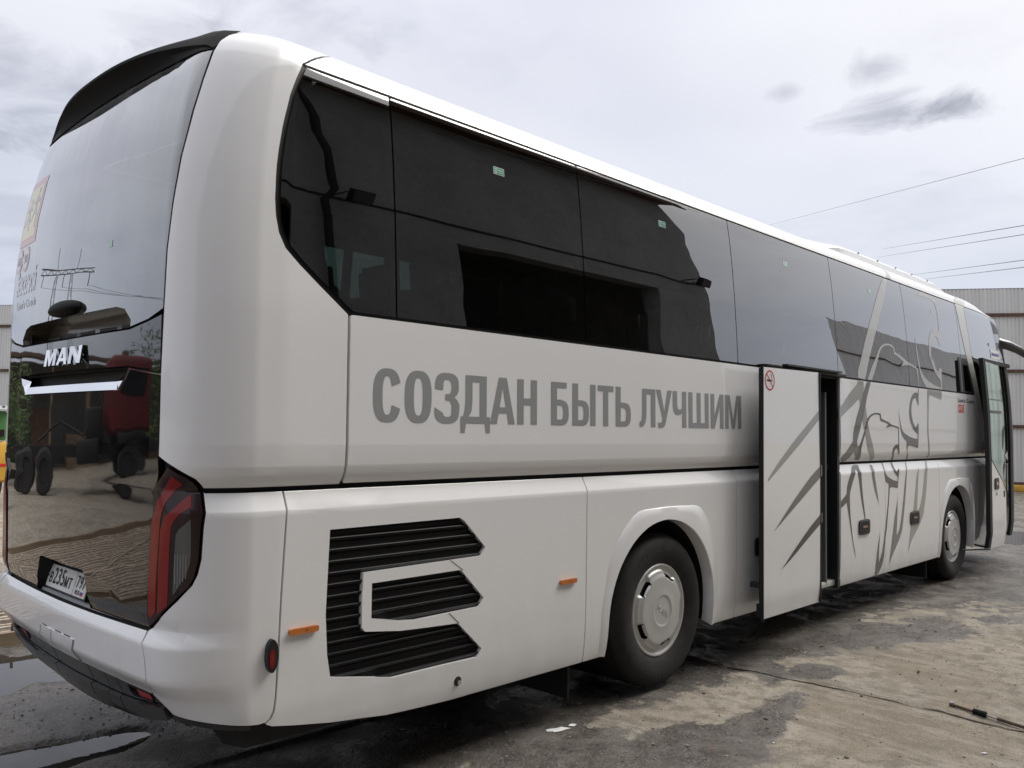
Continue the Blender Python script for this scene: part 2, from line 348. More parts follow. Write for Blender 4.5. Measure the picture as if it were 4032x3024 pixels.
def bm_tube(bm, pts, r, n=8, cap=True):
    pts = [Vector(p) for p in pts]; rings = []; up = Vector((0,0,1)); prev = None
    for i, p in enumerate(pts):
        t = (pts[min(i+1, len(pts)-1)] - pts[max(i-1, 0)]).normalized()
        a = prev if prev is not None else (up if abs(t.z) < .9 else Vector((1,0,0)))
        u = (a - t*a.dot(t)).normalized(); v = t.cross(u); prev = u
        rr = r[i] if isinstance(r, (list, tuple)) else r
        rings.append([bm.verts.new(p + (u*math.cos(k*2*math.pi/n) + v*math.sin(k*2*math.pi/n))*rr) for k in range(n)])
    for a, b in zip(rings, rings[1:]):
        for k in range(n): bm.faces.new((a[k], a[(k+1)%n], b[(k+1)%n], b[k]))
    if cap:
        bm.faces.new(rings[0][::-1]); bm.faces.new(rings[-1])
def tube(name, pts, r, m, parent=None, n=8, smooth=True):
    bm = bmesh.new(); bm_tube(bm, pts, r, n); return meshobj(name, bm, m, parent, smooth)
def bm_lathe(bm, prof, n=48, axis='Y', c=(0,0,0)):
    rings = []
    for (r, h) in prof:
        ring = []
        for k in range(n):
            a = 2*math.pi*k/n
            ring.append(bm.verts.new((c[0]+r*math.cos(a), c[1]+h, c[2]+r*math.sin(a))))
        rings.append(ring)
    for a, b in zip(rings, rings[1:]):
        for k in range(n): bm.faces.new((a[k], a[(k+1)%n], b[(k+1)%n], b[k]))
    return rings

# ------------------------------------------------------------------ skin panels
_SC = sorted({plan_s for plan_s in []} | {SC+.1*i for i in range(0, 9)} | {-.30+.03*i for i in range(0, 24)} | {.43,.5,.6,.7,.85,1.0} | {10.2,10.5,10.8,11.1,11.35} | {11.35+.08*i for i in range(1, 12)} | {12.3+.15*i for i in range(0, 6)})
_VC = sorted({a for a, _ in DV} | {a for a, _ in RX if a < 3.6} | {1.75,1.9,2.05,2.3,2.57,2.82,3.07,3.22,.62,.78,.85})
def nrm(s, v):
    ev = .06 if v > 1.7 else (.006 if v > 1.2 else .012)
    es = .014
    if v > 3.2: ev = .02
    if .95 < 0: pass
    a = S(s+es, v); b = S(s-es, v); c = S(s, min(3.64, v+ev)); d = S(s, v-ev)
    u = Vector(a)-Vector(b); w_ = Vector(c)-Vector(d)
    n = u.cross(w_)
    return n.normalized() if n.length > 1e-9 else Vector((0, 0, 1))
_NC = {}
def pos(s, v, n=0.):
    k = (round(s, 5), round(v, 5))
    if k not in _NC:
        _NC[k] = (Vector(S(*k)), nrm(*k))
    p, q = _NC[k]
    return p + q*n
def fillet(poly, r=.012, k=2):
    o = []; n = len(poly)
    for i in range(n):
        p = Vector(poly[i]); a = Vector(poly[i-1]); b = Vector(poly[(i+1) % n])
        da, db = (a-p), (b-p)
        if da.length < 1e-6 or db.length < 1e-6: continue
        rr = min(r, da.length*.45, db.length*.45)
        if da.normalized().dot(db.normalized()) < -.93: o.append(tuple(p)); continue
        p0 = p+da.normalized()*rr; p1 = p+db.normalized()*rr
        for j in range(k+1):
            t = j/k; o.append(tuple(p0*(1-t)**2 + p*2*t*(1-t) + p1*t*t))
    return o
def flat2d(outer, holes=(), scuts=(), vcuts=(), clips=()):
    """triangulated 2D region cut along grid lines; returns a bmesh in (s, v, 0)"""
    loops = [[Vector((a, b, 0)) for a, b in outer]] + [[Vector((a, b, 0)) for a, b in h] for h in holes]
    allp = [p for l in loops for p in l]
    tris = tessellate_polygon(loops)
    bm = bmesh.new(); vs = [bm.verts.new(p) for p in allp]
    for t in tris:
        try: bm.faces.new([vs[i] for i in t])
        except ValueError: pass
    s0, s1 = min(p.x for p in allp), max(p.x for p in allp); v0, v1 = min(p.y for p in allp), max(p.y for p in allp)
    for c in scuts:
        if s0+1e-3 < c < s1-1e-3: bmesh.ops.bisect_plane(bm, geom=bm.verts[:]+bm.edges[:]+bm.faces[:], plane_co=(c,0,0), plane_no=(1,0,0), dist=1e-6)
    for c in vcuts:
        if v0+1e-3 < c < v1-1e-3: bmesh.ops.bisect_plane(bm, geom=bm.verts[:]+bm.edges[:]+bm.faces[:], plane_co=(0,c,0), plane_no=(0,1,0), dist=1e-6)
    for (a, b) in clips:   # remove band a<v<b
        for c in (a, b):
            bmesh.ops.bisect_plane(bm, geom=bm.verts[:]+bm.edges[:]+bm.faces[:], plane_co=(0,c,0), plane_no=(0,1,0), dist=1e-6)
        dele = [f for f in bm.faces if a < f.calc_center_median().y < b]
        bmesh.ops.delete(bm, geom=dele, context='FACES')
    bm.normal_update()
    return bm
def mirror_cuts():
    return sorted(set(_SC) | {2*SC-c for c in _SC})
_SALL = mirror_cuts()
def panel(name, outer, m, holes=(), n=0., th=.02, parent=None, mirror=False, clips=(), posf=None, cuts=True, nf=None):
    if mirror:
        outer = [(2*SC-a, b) for a, b in outer][::-1]; holes = [[(2*SC-a, b) for a, b in h][::-1] for h in holes]
    pf = posf or pos
    bm = flat2d(outer, holes, _SALL if cuts else (), _VC if cuts else (), clips)
    verts, faces, lnor = [], [], []
    idx = {}
    bm.verts.ensure_lookup_table(); bm.verts.index_update()
    for v in bm.verts:
        idx[v.index] = len(verts); verts.append(pf(v.co.x, v.co.y, n))
    for f in bm.faces:
        vs = list(f.verts)
        if f.normal.z < 0 if f.normal.length > .5 else False: vs = vs[::-1]
        c = f.calc_center_median()
        p3 = [verts[idx[v.index]] for v in vs]
        faces.append([idx[v.index] for v in vs])
        for v in vs:
            q = v.co*.9 + c*.1
            if posf is None: lnor.append(nrm(q.x, q.y) if 1 else None)
            elif nf: lnor.append(nf(q.x, q.y))
            else:
                e = .01; u = posf(q.x+e, q.y, n)-posf(q.x-e, q.y, n); w_ = posf(q.x, q.y+e, n)-posf(q.x, q.y-e, n); lnor.append(u.cross(w_).normalized())
    if th:
        for e in bm.edges:
            if len(e.link_faces) == 1:
                f = e.link_faces[0]; a, b = e.verts
                # direction of edge inside the face loop
                for l in f.loops:
                    if l.edge == e: a, b = l.vert, l.link_loop_next.vert
                if f.normal.z < 0: a, b = b, a
                i = len(verts)
                pa, pb = verts[idx[a.index]], verts[idx[b.index]]
                qa, qb = pf(a.co.x, a.co.y, n-th), pf(b.co.x, b.co.y, n-th)
                verts += [pa, pb, qb, qa]; faces.append([i+1, i, i+3, i+2])
                fn = (pa-pb).cross(qa-pb)
                fn = fn.normalized() if fn.length > 1e-12 else Vector((0,0,1))
                fn = -fn if 0 else fn
                # normal as defined by winding b,a,qa,qb
                lnor += [fn]*4
    bm.free()
    me = bpy.data.meshes.new(name); me.from_pydata([tuple(v) for v in verts], [], faces)
    me.polygons.foreach_set('use_smooth', [True]*len(me.polygons))
    if len(lnor) == len(me.loops): me.normals_split_custom_set([tuple(x) for x in lnor])
    me.materials.append(m)
    return link(bpy.data.objects.new(name, me), parent)
def rect(s0, s1, v0, v1): return [(s0, v0), (s1, v0), (s1, v1), (s0, v1)]
def circle(s, v, r, n=28, ks=1.): return [(s+ks*r*math.cos(2*math.pi*k/n), v+r*math.sin(2*math.pi*k/n)) for k in range(n)]
_TC = {}
def text2d(body):
    if body not in _TC:
        c = bpy.data.curves.new('txt', 'FONT'); c.body = body; c.resolution_u = 3
        o = bpy.data.objects.new('txt', c); COL.objects.link(o); bpy.context.view_layer.update()
        me = o.to_mesh(); vs = [(v.co.x, v.co.y) for v in me.vertices]; fs = [tuple(p.vertices) for p in me.polygons]
        o.to_mesh_clear(); bpy.data.objects.remove(o); bpy.data.curves.remove(c)
        x0 = min(v[0] for v in vs); x1 = max(v[0] for v in vs); y0 = min(v[1] for v in vs); y1 = max(v[1] for v in vs)
        _TC[body] = ([((x-x0)/(x1-x0), (y-y0)/(y1-y0)) for x, y in vs], fs)
    return _TC[body]
def text_on(name, body, s0, s1, v0, v1, m, n=.0016, parent=None, posf=None, shear=0., bold=0., th=0.):
    vs, fs = text2d(body); pf = posf or pos
    reps = [(0, 0)] + ([(bold, 0), (-bold, 0), (0, bold*.6), (0, -bold*.6)] if bold else [])
    V, F = [], []
    for k, (ox, oy) in enumerate(reps):
        o = len(V)
        V += [tuple(pf(s0+(s1-s0)*x+shear*(y)*(v1-v0)+ox, v0+(v1-v0)*y+oy, n+.0001*k)) for x, y in vs]
        F += [tuple(i+o for i in f) for f in fs]
    me = bpy.data.meshes.new(name); me.from_pydata(V, [], F); me.materials.append(m)
    ob = link(bpy.data.objects.new(name, me), parent)
    if th:
        bm = bmesh.new(); bm.from_mesh(me); bmesh.ops.remove_doubles(bm, verts=bm.verts[:], dist=1e-5)
        r = bmesh.ops.solidify(bm, geom=bm.faces[:], thickness=th); bmesh.ops.recalc_face_normals(bm, faces=bm.faces[:]); bm.to_mesh(me); bm.free()
    return ob
def decal(name, outer, m, n=.0014, parent=None, holes=(), clips=(), posf=None, **k):
    return panel(name, outer, m, holes, n, 0, parent, clips=clips, posf=posf, **k)
# ------------------------------------------------------------------ ground
def blob(x, y, cx, cy, rx, ry, rot=0., k=.35, seed=0., e0=.75, e1=1.12):
    dx_, dy_ = x-cx, y-cy; c, s = math.cos(rot), math.sin(rot)
    u, v = (dx_*c+dy_*s)/rx, (-dx_*s+dy_*c)/ry
    d = math.hypot(u, v) + k*noise.noise(Vector((x*1.7+seed, y*1.7, seed))) + .5*k*noise.noise(Vector((x*5+seed, y*5, 3.)))
    return 1-smooth(e0, e1, d)
BASINS = [(-.25,3.22,1.0,.72,.1,1.), (-.50,1.62,1.15,.24,-.12,2.), (14.6,.75,2.8,.55,-.35,3.), (17.5,-1.5,2.5,.7,.1,4.), (-3.5,2.6,1.2,.5,.3,5.), (9.5,-2.6,.8,.3,.4,8.)]
WETS = [(2.45,-.62,.75,.34,-.15,1.), (3.2,-.72,.55,.16,.1,2.), (6.1,-.50,1.05,.42,-.25,3.), (4.42,-.50,.22,.15,0,4.), (4.2,-.28,.3,.13,.5,5.), (1.9,-.2,.7,.5,0,6.), (.1,2.5,1.3,1.9,0,7.), (12,-.6,4.6,1.7,0,8.), (-.9,1.2,1.8,1.1,.2,9.), (8.3,-.1,1.3,.5,0,11.), (3.1,.3,1.2,.3,0,12), (15,3,5,3,0,13.), (2.1,-1.3,.5,.5,0,14.), (.5,-.3,1.2,.6,.2,15.), (5.0,-.02,1.6,.22,0,16.)]
MUD = [(5.0,-1.05,.6,.28,.7,21.), (3.55,-1.15,.5,.35,.2,22.), (4.0,-1.6,.6,.2,.3,23.)]
PIT = (-7.0, .95, 4.12, 8.4)
def ground_z(x, y):
    f = 1-smooth(12, 30, math.hypot(x-3, y-1))
    z = .010*noise.fractal(Vector((x*.55, y*.55, .3)), 1., 2., 3)*(1+1.5*(1-f)) + f*(.0055*noise.fractal(Vector((x*3.1, y*3.1, 5.)), .9, 2.1, 4) + .0035*noise.noise(Vector((x*17, y*17, 2.))))
    for b in BASINS: z -= .046*blob(x, y, *b[:5], .35, b[5])
    # old slab joint: one side sits a little lower
    xl = 4.12 - .05*(y+.4) + .02*noise.noise(Vector((y*6, 0, 0)))
    if y < .9: z -= .010*smooth(0, .04, xl-x)*f; z -= .016*max(0, 1-abs(xl-x)/.022)*f
    for b in WETS[:4]: z += .004*abs(noise.noise(Vector((x*30, y*30, 1.))))*blob(x, y, *b[:5], .35, b[5])
    if PIT[0] < x < PIT[1] and PIT[2] < y < PIT[3]: z -= .10 + .03*noise.noise(Vector((x*2, y*2, 9.)))
    # wheel marks pressed into the mud
    for wx in (3.3, 9.37): z -= .004*math.exp(-((y-.2)/.2)**2)
    return z
def wet(x, y):
    q = 0.
    for b in WETS: q = max(q, blob(x, y, *b[:5], .5, b[5], .35, 1.45))
    q = max(q, smooth(-.45, .35, y+.25*noise.noise(Vector((x*1.3, y*1.3, 4.))))*(1-smooth(3.6, 4.4, y))*(1 if x < 12 else .6)*.9)
    return q
def axis(lo, hi, d, far, grow=1.16):
    a = []; v = lo
    while v <= hi: a.append(v); v += d
    s = d
    p = a[-1]
    while p < far: s *= grow; p += s; a.append(p)
    s = d; p = a[0]
    while p > -far: s *= grow; p -= s; a.insert(0, p)
    return a
gx, gy = axis(-1.6, 8.6, .036, 700), axis(-2.3, 4.6, .036, 700)
gv = []; ga = []
for x in gx:
    near = -14 < x < 32
    for y in gy:
        n_ = near and -14 < y < 30
        gv.append((x, y, ground_z(x, y) if n_ else -.02))
        ga.append((wet(x, y) if n_ else .3, max([blob(x, y, *b[:5], .7, b[5]) for b in MUD]) if (n_ and -2.5 < y < 0) else 0.))
ny = len(gy)
gf = [(i*ny+j, (i+1)*ny+j, (i+1)*ny+j+1, i*ny+j+1) for i in range(len(gx)-1) for j in range(ny-1)]
me = bpy.data.meshes.new('ground'); me.from_pydata(gv, [], gf)
at = me.attributes.new('wet', 'FLOAT', 'POINT'); at.data.foreach_set('value', [a[0] for a in ga])
at = me.attributes.new('mud', 'FLOAT', 'POINT'); at.data.foreach_set('value', [a[1] for a in ga])
me.polygons.foreach_set('use_smooth', [True]*len(me.polygons))
def b_ground(t, b):
    aw = nn(t, 'ShaderNodeAttribute', attribute_name='wet').outputs['Fac']; am = nn(t, 'ShaderNodeAttribute', attribute_name='mud').outputs['Fac']
    n1 = tnoise(t, .9, 6, .6); n2 = tnoise(t, 7, 7, .68, dist=.3); n3 = tnoise(t, 60, 5, .7); n4 = tnoise(t, 2.6, 6, .7, dist=.6)
    dry = tmix(t, tramp(t, n1, [(.35, 0.), (.65, 1.)]), (.195,.166,.128), (.325,.288,.234))
    dry = tmix(t, tmath(t, 'MULTIPLY', tramp(t, n2, [(.44, 0.), (.58, 1.)]), .75), dry, (.135,.114,.090))
    dry = tmix(t, tramp(t, n4, [(.56, 0.), (.68, .5)]), dry, (.345,.318,.275))
    dry = tmix(t, tmath(t, 'MULTIPLY', am, .55), dry, (.20,.165,.12))
    st_ = tnoise(t, 3.2, 6, .65, dist=.4, sc3=(2.6, .5, 1)); dry = tmix(t, tramp(t, st_, [(.50, 0.), (.64, .55)]), dry, (.36,.33,.285)); dry = tmix(t, tramp(t, n3, [(.55, 0.), (.62, .7)]), dry, (.115,.10,.085)); dry = tmix(t, tramp(t, tnoise(t, 130, 3, .6), [(.60, 0.), (.66, .8)]), dry, (.42,.40,.36))
    wetc = tmix(t, tramp(t, n2, [(.35, 0.), (.62, 1.)]), (.046,.040,.034), (.112,.099,.087))
    wetc = tmix(t, tramp(t, n4, [(.52, 0.), (.66, .6)]), wetc, (.165,.150,.135))
    wetc = tmix(t, tramp(t, n3, [(.54, 0.), (.62, .6)]), wetc, (.27,.26,.25)); wetc = tmix(t, tramp(t, tnoise(t, 110, 4, .65), [(.30, .8), (.40, 0.)]), wetc, (.03,.028,.025))
    wf = tmath(t, 'ADD', aw, tmath(t, 'MULTIPLY', tmath(t, 'SUBTRACT', n2, .5), 1.7)); wf = tmath(t, 'ADD', wf, tmath(t, 'MULTIPLY', tmath(t, 'SUBTRACT', n3, .5), .9)); wf = tramp(t, wf, [(.34, 0.), (.52, 1.)])
    t.links.new(tmix(t, wf, dry, wetc), b.inputs['Base Color'])
    rw = tramp(t, n4, [(.38, .12), (.62, .50)])
    r = nn(t, 'ShaderNodeMix', data_type='FLOAT'); t.links.new(wf, r.inputs[0]); r.inputs[2].default_value = .9; t.links.new(rw, r.inputs[3])
    t.links.new(r.outputs[0], b.inputs['Roughness']); b.inputs['Specular IOR Level'].default_value = .5
    h = tmath(t, 'ADD', tmath(t, 'MULTIPLY', n2, .6), tmath(t, 'MULTIPLY', n3, .4)); tbump(t, b, h, .9, .018)
me.materials.append(mat('yard_ground', (.3,.27,.22), .9, build=b_ground))
tag(link(bpy.data.objects.new('ground', me)), kind='structure')
for i, b in enumerate(BASINS):
    bm = bmesh.new(); n = 40
    vs = [bm.verts.new((b[0]+math.cos(b[4])*b[2]*1.5*math.cos(a)-math.sin(b[4])*b[3]*1.6*math.sin(a), b[1]+math.sin(b[4])*b[2]*1.5*math.cos(a)+math.cos(b[4])*b[3]*1.6*math.sin(a), -.0165)) for a in [2*math.pi*k/n for k in range(n)]]
    bm.faces.new(vs); tag(meshobj('puddle', bm, WATER), kind='structure')
# gravel and crumbs lying about
random.seed(5)
V, F = [], []
ico = [(0,0,1),(.89,0,.45),(.28,.85,.45),(-.72,.53,.45),(-.72,-.53,.45),(.28,-.85,.45),(.72,.53,-.45),(-.28,.85,-.45),(-.89,0,-.45),(-.28,-.85,-.45),(.72,-.53,-.45),(0,0,-1)]
icf = [(0,1,2),(0,2,3),(0,3,4),(0,4,5),(0,5,1),(1,6,2),(2,7,3),(3,8,4),(4,9,5),(5,10,1),(6,7,2),(7,8,3),(8,9,4),(9,10,5),(10,6,1),(11,7,6),(11,8,7),(11,9,8),(11,10,9),(11,6,10)]
cnt = 0
while cnt < 5200:
    if random.random() < .8: x, y = random.uniform(.8, 9), random.uniform(-2.2, .6)
    else: x, y = random.uniform(-1.2, 1.5), random.uniform(1, 4.2)
    q = max(blob(x, y, *b[:5], .5, b[5]) for b in (WETS[0], WETS[1], WETS[2], WETS[6]))
    if random.random() > .12+.8*q*(.35+.65*(noise.noise(Vector((x*4, y*4, 7)))>0)): continue
    r = random.choice((.0018,.0022,.0028,.0035,.0045,.006)) * random.uniform(.7, 1.3)
    if random.random() < .012: r = random.uniform(.009, .016)
    o = len(V); sc_ = (random.uniform(.7,1.3), random.uniform(.7,1.3), random.uniform(.4,.8)); z = ground_z(x, y)
    V += [(x+r*a*sc_[0]*random.uniform(.8,1.2), y+r*b_*sc_[1]*random.uniform(.8,1.2), z+r*.3+r*c*sc_[2]) for a, b_, c in ico]; F += [tuple(i+o for i in f) for f in icf]; cnt += 1
me = bpy.data.meshes.new('gravel'); me.from_pydata(V, [], F); me.materials.append(STONE)
tag(link(bpy.data.objects.new('gravel', me)), kind='stuff')
# far hills on the side seen in the tail glass
V, F = [], []; n = 120
for i in range(n+1):
    a = math.radians(-150+240*i/n)
    for j in range(9):
        d = 520+60*j; hh = (34+22*noise.fractal(Vector((i*.09, 1, 2)), 1, 2, 4))*math.sin(math.pi*j/8)**.8
        V.append((d*math.sin(a), d*math.cos(a), -1+max(0, hh)*(1 if i < n*.62 else max(.12, 1-(i-n*.62)/14))))
for i in range(n):
    for j in range(8): F.append((i*9+j, i*9+j+1, (i+1)*9+j+1, (i+1)*9+j))
me = bpy.data.meshes.new('hills'); me.from_pydata(V, [], F); me.materials.append(HILL)
me.polygons.foreach_set('use_smooth', [True]*len(me.polygons)); tag(link(bpy.data.objects.new('hills', me)), kind='structure')

# ------------------------------------------------------------------ corrugated sheet walls
def corr_mesh(wd, h, ribs=10, dep=.022, seed=0):
    bm = bmesh.new(); p = wd/ribs; prof = []
    for k in range(ribs):
        prof += [(k*p, 0), (k*p+p*.38, 0), (k*p+p*.5, dep), (k*p+p*.88, dep)]
    prof.append((wd+.01, 0))
    lo = [bm.verts.new((x, -d, 0)) for x, d in prof]; hi = [bm.verts.new((x, -d, h)) for x, d in prof]
    for a in range(len(prof)-1): bm.faces.new((lo[a], lo[a+1], hi[a+1], hi[a]))
    me = bpy.data.meshes.new('sheet'); bm.to_mesh(me); bm.free(); me.materials.append(CORR); return me
def sheet_wall(name, A, B, rows, label, cat, depth=.0, brace=None, colw=1.15, rails=True):
    A, B = Vector(A), Vector(B); d = (B-A); Ln = d.length; ang = math.atan2(d.y, d.x)
    root = empty(name, A, ang, label, cat)
    n = int(Ln/colw); ms = [corr_mesh(colw, z1-z0) for z0, z1 in rows]
    random.seed(9)
    for r, (z0, z1) in enumerate(rows):
        for k in range(n):
            o = link(bpy.data.objects.new('sheet', ms[r]), root)
            o.location = (k*colw+random.uniform(-.004,.004), -.006*((k+r) % 2)-.004*r, z0+random.uniform(-.008,.008)); o.rotation_euler = (0, random.uniform(-.002,.002), 0)
    if rails:
        for z0, z1 in rows: box('rail', (n*colw/2, -.06, z0+.02), (n*colw, .07, .10), RUST, root)
    for k in range(0, n, 5): box('post', (k*colw, .12, rows[-1][1]/2-.05), (.16, .14, rows[-1][1]-.1), RUST, root)
    box('capping', (n*colw/2, .03, rows[-1][1]+.012), (n*colw, .12, .03), STEEL, root)
    if brace:
        for (x0, z0, x1, z1) in brace: tube('brace', [(x0, -.12, z0), (x1, -.12, z1)], .055, RUST, root)
    return root
# the tall wall across the yard: passes (29.2, 4.0) and (9.0, 35.7)
P1, P2 = Vector((29.15, 3.96, 0)), Vector((9.04, 35.7, 0)); dr = (P2-P1).normalized()
sheet_wall('sheet_metal_wall', P2+dr*26, P1-dr*12, [(.18, 2.02), (1.98, 3.78), (3.74, 5.58), (5.54, 6.40)],
    'tall wall of pale corrugated sheets with rusty rails standing across the yard behind the coach', 'wall', brace=[(65.6, 2.0, 67.9, .2)])
box('concrete_kerb', (0,0,0), (1,1,1), CONC).scale = (1,1,1)
bpy.data.objects.remove(bpy.data.objects['concrete_kerb'])
k = empty('yellow_kerb_beam', P1-dr*9+Vector((-.5,-.3,0)), math.atan2(dr.y, dr.x), 'low yellow painted beam lying along the foot of the corrugated wall', 'beam')
box('beam', (9, .25, .10), (18, .24, .20), YPAINT, k, bevel=.02); box('plinth', (9, -.1, .06), (18, .3, .12), CONC, k)
# hall on the far right, seen in the side glass
sheet_wall('warehouse', (92, -16, 0), (38, -13.0, 0), [(0, 2.4), (2.36, 4.8), (4.76, 7.2), (7.16, 9.4)], 'large grey corrugated hall beyond the front of the coach, mirrored in its side windows', 'warehouse')
bpy.data.objects['warehouse'].rotation_euler[2] += math.pi*0
# ------------------------------------------------------------------ concrete workshop behind the photographer
wy = -7.2; wh = 10.2
ws = empty('concrete_workshop', (0, wy, 0), 0, 'stained concrete workshop with tall dark gateways facing the side of the coach', 'building')
WX = 16.6
for (a, b_) in ((-22, -4.5), (4.9, 8.3), (14.3, WX)): box('wall_panel', ((a+b_)/2, -.2, wh/2), (b_-a, .4, wh), CONC, ws)
for (a, b_) in ((-4.5, 4.9), (8.3, 14.3)): box('lintel', ((a+b_)/2, -.2, (5.9+wh)/2), (b_-a-.004, .396, wh-5.9), CONC, ws)
for zz in (1.9, 3.8, 6.4):
    for (a, b_) in ((-22, -4.5), (4.9, 8.3), (14.3, WX)) if zz < 5 else ((-22, WX),): box('wall_joint', ((a+b_)/2, .012, zz), (b_-a, .03, .05), SHELL, ws)
box('side_wall', (WX-.2, -9, wh/2), (.4, 17, wh-.01), CONC, ws); box('rear_wall', (-3, -18, wh/2), (38, .4, wh), CONC, ws)
box('roof', (-2.7, -8.8, wh+.12), (39.4, 19.2, .22), RUST, ws); box('fascia', (-2.7, .75, wh-.05), (39.4, .08, .34), RUST, ws)
tube('downpipe', [(5.6, .16, .1), (5.6, .16, 6.2), (5.75, .3, 6.5), (5.65, .22, wh)], .07, SHELL, ws)
for fx in (6.1, 15.9):
    f = empty('floodlight', (fx, wy+.02, 6.35), 0, {6.1: 'black floodlight on a bracket beside the downpipe of the concrete workshop', 15.9: 'black floodlight on a bracket near the outer corner of the concrete workshop'}[fx], 'floodlight', 'floodlights on the workshop wall')
    tube('bracket', [(-.22,0,.1), (-.22,.35,.1), (.22,.35,.1), (.22,0,.1)], .02, BLACKP, f)
    box('housing', (0, .42, .0), (.42, .12, .34), BLACKP, f, Matrix.Rotation(-.6, 3, 'X'), .015); box('lens', (0, .48, -.04), (.36, .02, .28), LAMPC, f, Matrix.Rotation(-.6, 3, 'X'))

sh = empty('site_shed', (-9, 27, 0), math.radians(8), 'long dark shed with an open front beyond the red lorry', 'shed')
box('wall', (0, 3, 1.9), (22, .2, 3.8), CONC, sh); box('roof', (0, 1.2, 3.9), (22.6, 4.2, .14), RUST, sh, Matrix.Rotation(.05, 3, 'X'))
for i in range(8): box('post', (-10.5+i*3, -.6, 1.85), (.16, .16, 3.7), WOOD, sh)
for i, (x, w_, h_) in enumerate(((-8,2.2,1.4),(-5,1.6,1.9),(-1.5,2.6,1.1),(2.5,1.8,2.0),(6,2.4,1.3))): box('crate', (x, 1.2, h_/2), (w_, 1.2, h_), [RUST, BLACKP, WOOD][i % 3], sh)
# ------------------------------------------------------------------ pylons and wires
WIRED = mat('dark_lattice_steel', (.06,.06,.065), .7)
def pylon(base, rz, H, label):
    root = empty('lattice_pylon', base, rz, label, 'pylon', 'lattice pylons of the power line')
    for sx in (-5, 5):
        bm = bmesh.new()
        for s in range(4):
            ax, ay = (1 if s in (0, 1) else -1), (1 if s in (1, 2) else -1)
            bm_tube(bm, [(sx+ax*1.6, ay*1.6, 0), (sx*.62+ax*.35, ay*.35, H)], .09, 4)
        for k in range(9):
            t0, t1 = k/9, (k+1)/9
            for s in range(4):
                c0 = ((1,1),(-1,1),(-1,-1),(1,-1))[s]; c1 = ((1,1),(-1,1),(-1,-1),(1,-1))[(s+1) % 4]
                w0, w1 = 1.6-1.25*t0, 1.6-1.25*t1; x0, x1 = sx-sx*.38*t0, sx-sx*.38*t1
                bm_tube(bm, [(x0+c0[0]*w0, c0[1]*w0, H*t0), (x1+c1[0]*w1, c1[1]*w1, H*t1)], .05, 4)
        meshobj('leg', bm, WIRED, root)
    bm = bmesh.new()
    for yy in (-.4, .4):
        for zz in (0, 1.1): bm_tube(bm, [(-11, yy, H+zz), (11, yy, H+zz)], .08, 4)
        for k in range(14): bm_tube(bm, [(-11+k*22/14, yy, H+(k % 2)*1.1), (-11+(k+1)*22/14, yy, H+((k+1) % 2)*1.1)], .05, 4)
    meshobj('crossarm', bm, WIRED, root)
    for sx in (-4, 4): tube('peak', [(sx-.5, 0, H+1), (sx*1.1, 0, H+5)], .1, WIRED, root, 4)
    for sx in (-9.5, 0, 9.5): tube('insulator', [(sx, 0, H), (sx, 0, H-3)], .14, BLACKP, root, 6)
    return root
def span(A, B, sag, r=.022, n=24):
    A, B = Vector(A), Vector(B); return [A.lerp(B, k/n)-Vector((0, 0, 4*sag*(k/n)*(1-k/n))) for k in range(n+1)]
pylon((-36, 118, 0), math.radians(20), 24, 'portal shaped lattice pylon standing left behind the coach, mirrored in its tail glass')
pylon((38, 236, 0), math.radians(-25), 24, 'distant lattice pylon hidden by the coach at the far end of the wires')
for i, q in enumerate((-9.5, 0, 9.5)):
    c, s_ = math.cos(math.radians(20)), math.sin(math.radians(20)); A = (-36+q*c, 118+q*s_, 21)
    tag(tube('power_line', span(A, (-190+q, 60, 40), 8), .04, WIRE, n=4), ('lowest', 'middle', 'highest')[i]+' wire leaving the left pylon towards the hills', 'wire', 'wires of the pylon behind the tail')
WR = [((132.65,63.88,37.27),(52.15,8.83,17.26),'uppermost single wire crossing the sky right of the roof'),
      ((140.28,45.72,32.21),(51.92,9.8,13.38),'upper wire of the upper pair crossing the sky'), ((140.28,45.73,30.96),(52.13,8.89,12.95),'lower wire of the upper pair crossing the sky'),
      ((140.88,43.94,27.41),(52.13,8.91,11.51),'upper wire of the lower pair just above the front roof'), ((141.46,42.15,26.6),(52.13,8.92,11.11),'lower wire of the lower pair just above the front roof')]
for a, b_, lab in WR:
    a, b_ = Vector(a), Vector(b_); a2 = a+(a-b_)*1.1; b2 = b_-(a-b_)*1.0; b2.z = b_.z+2.5; b1 = b_-(a-b_)*.22
    tag(tube('power_line', [a2, a, b_, b1, b2], .017 if 'single' in lab else .024, WIRE, n=5), lab, 'wire', 'overhead wires in the sky')

# ------------------------------------------------------------------ rebar mat in its formwork beyond the tail
rb = empty('rebar_mat', (0,0,0), 0, 'large pale rebar grid laid over rough ground in its shallow pit behind the coach', 'rebar grid')
random.seed(3)
x = -6.6
while x < .85:
    dz = random.uniform(-.01, .01)
    tube('bar', [(x+.02*math.sin(y*1.3)+.01*random.random(), y, .045+.012*math.sin(y*2+x)+dz) for y in [4.15+.5*i for i in range(9)]], .011, REBAR, rb, 6); x += .2
y = 4.2
while y < 8.2:
    dz = random.uniform(-.006, .01)
    tube('bar', [(x, y+.02*math.sin(x*1.7), .062+.012*math.sin(y*2+x)+dz) for x in [-6.7+.64*i for i in range(13)]], .011, REBAR, rb, 6); y += .155
for i, (a, b_) in enumerate([((-6.4,4.4),(.7,6.6)), ((-2.0,7.9),(.9,5.2)), ((.15,4.2),(1.0,5.6)), ((-5.5,8.0),(-.5,4.4))]): tube('diagonal_bar', [(a[0],a[1],.085), (b_[0],b_[1],.09)], .013, REBAR, rb, 6)
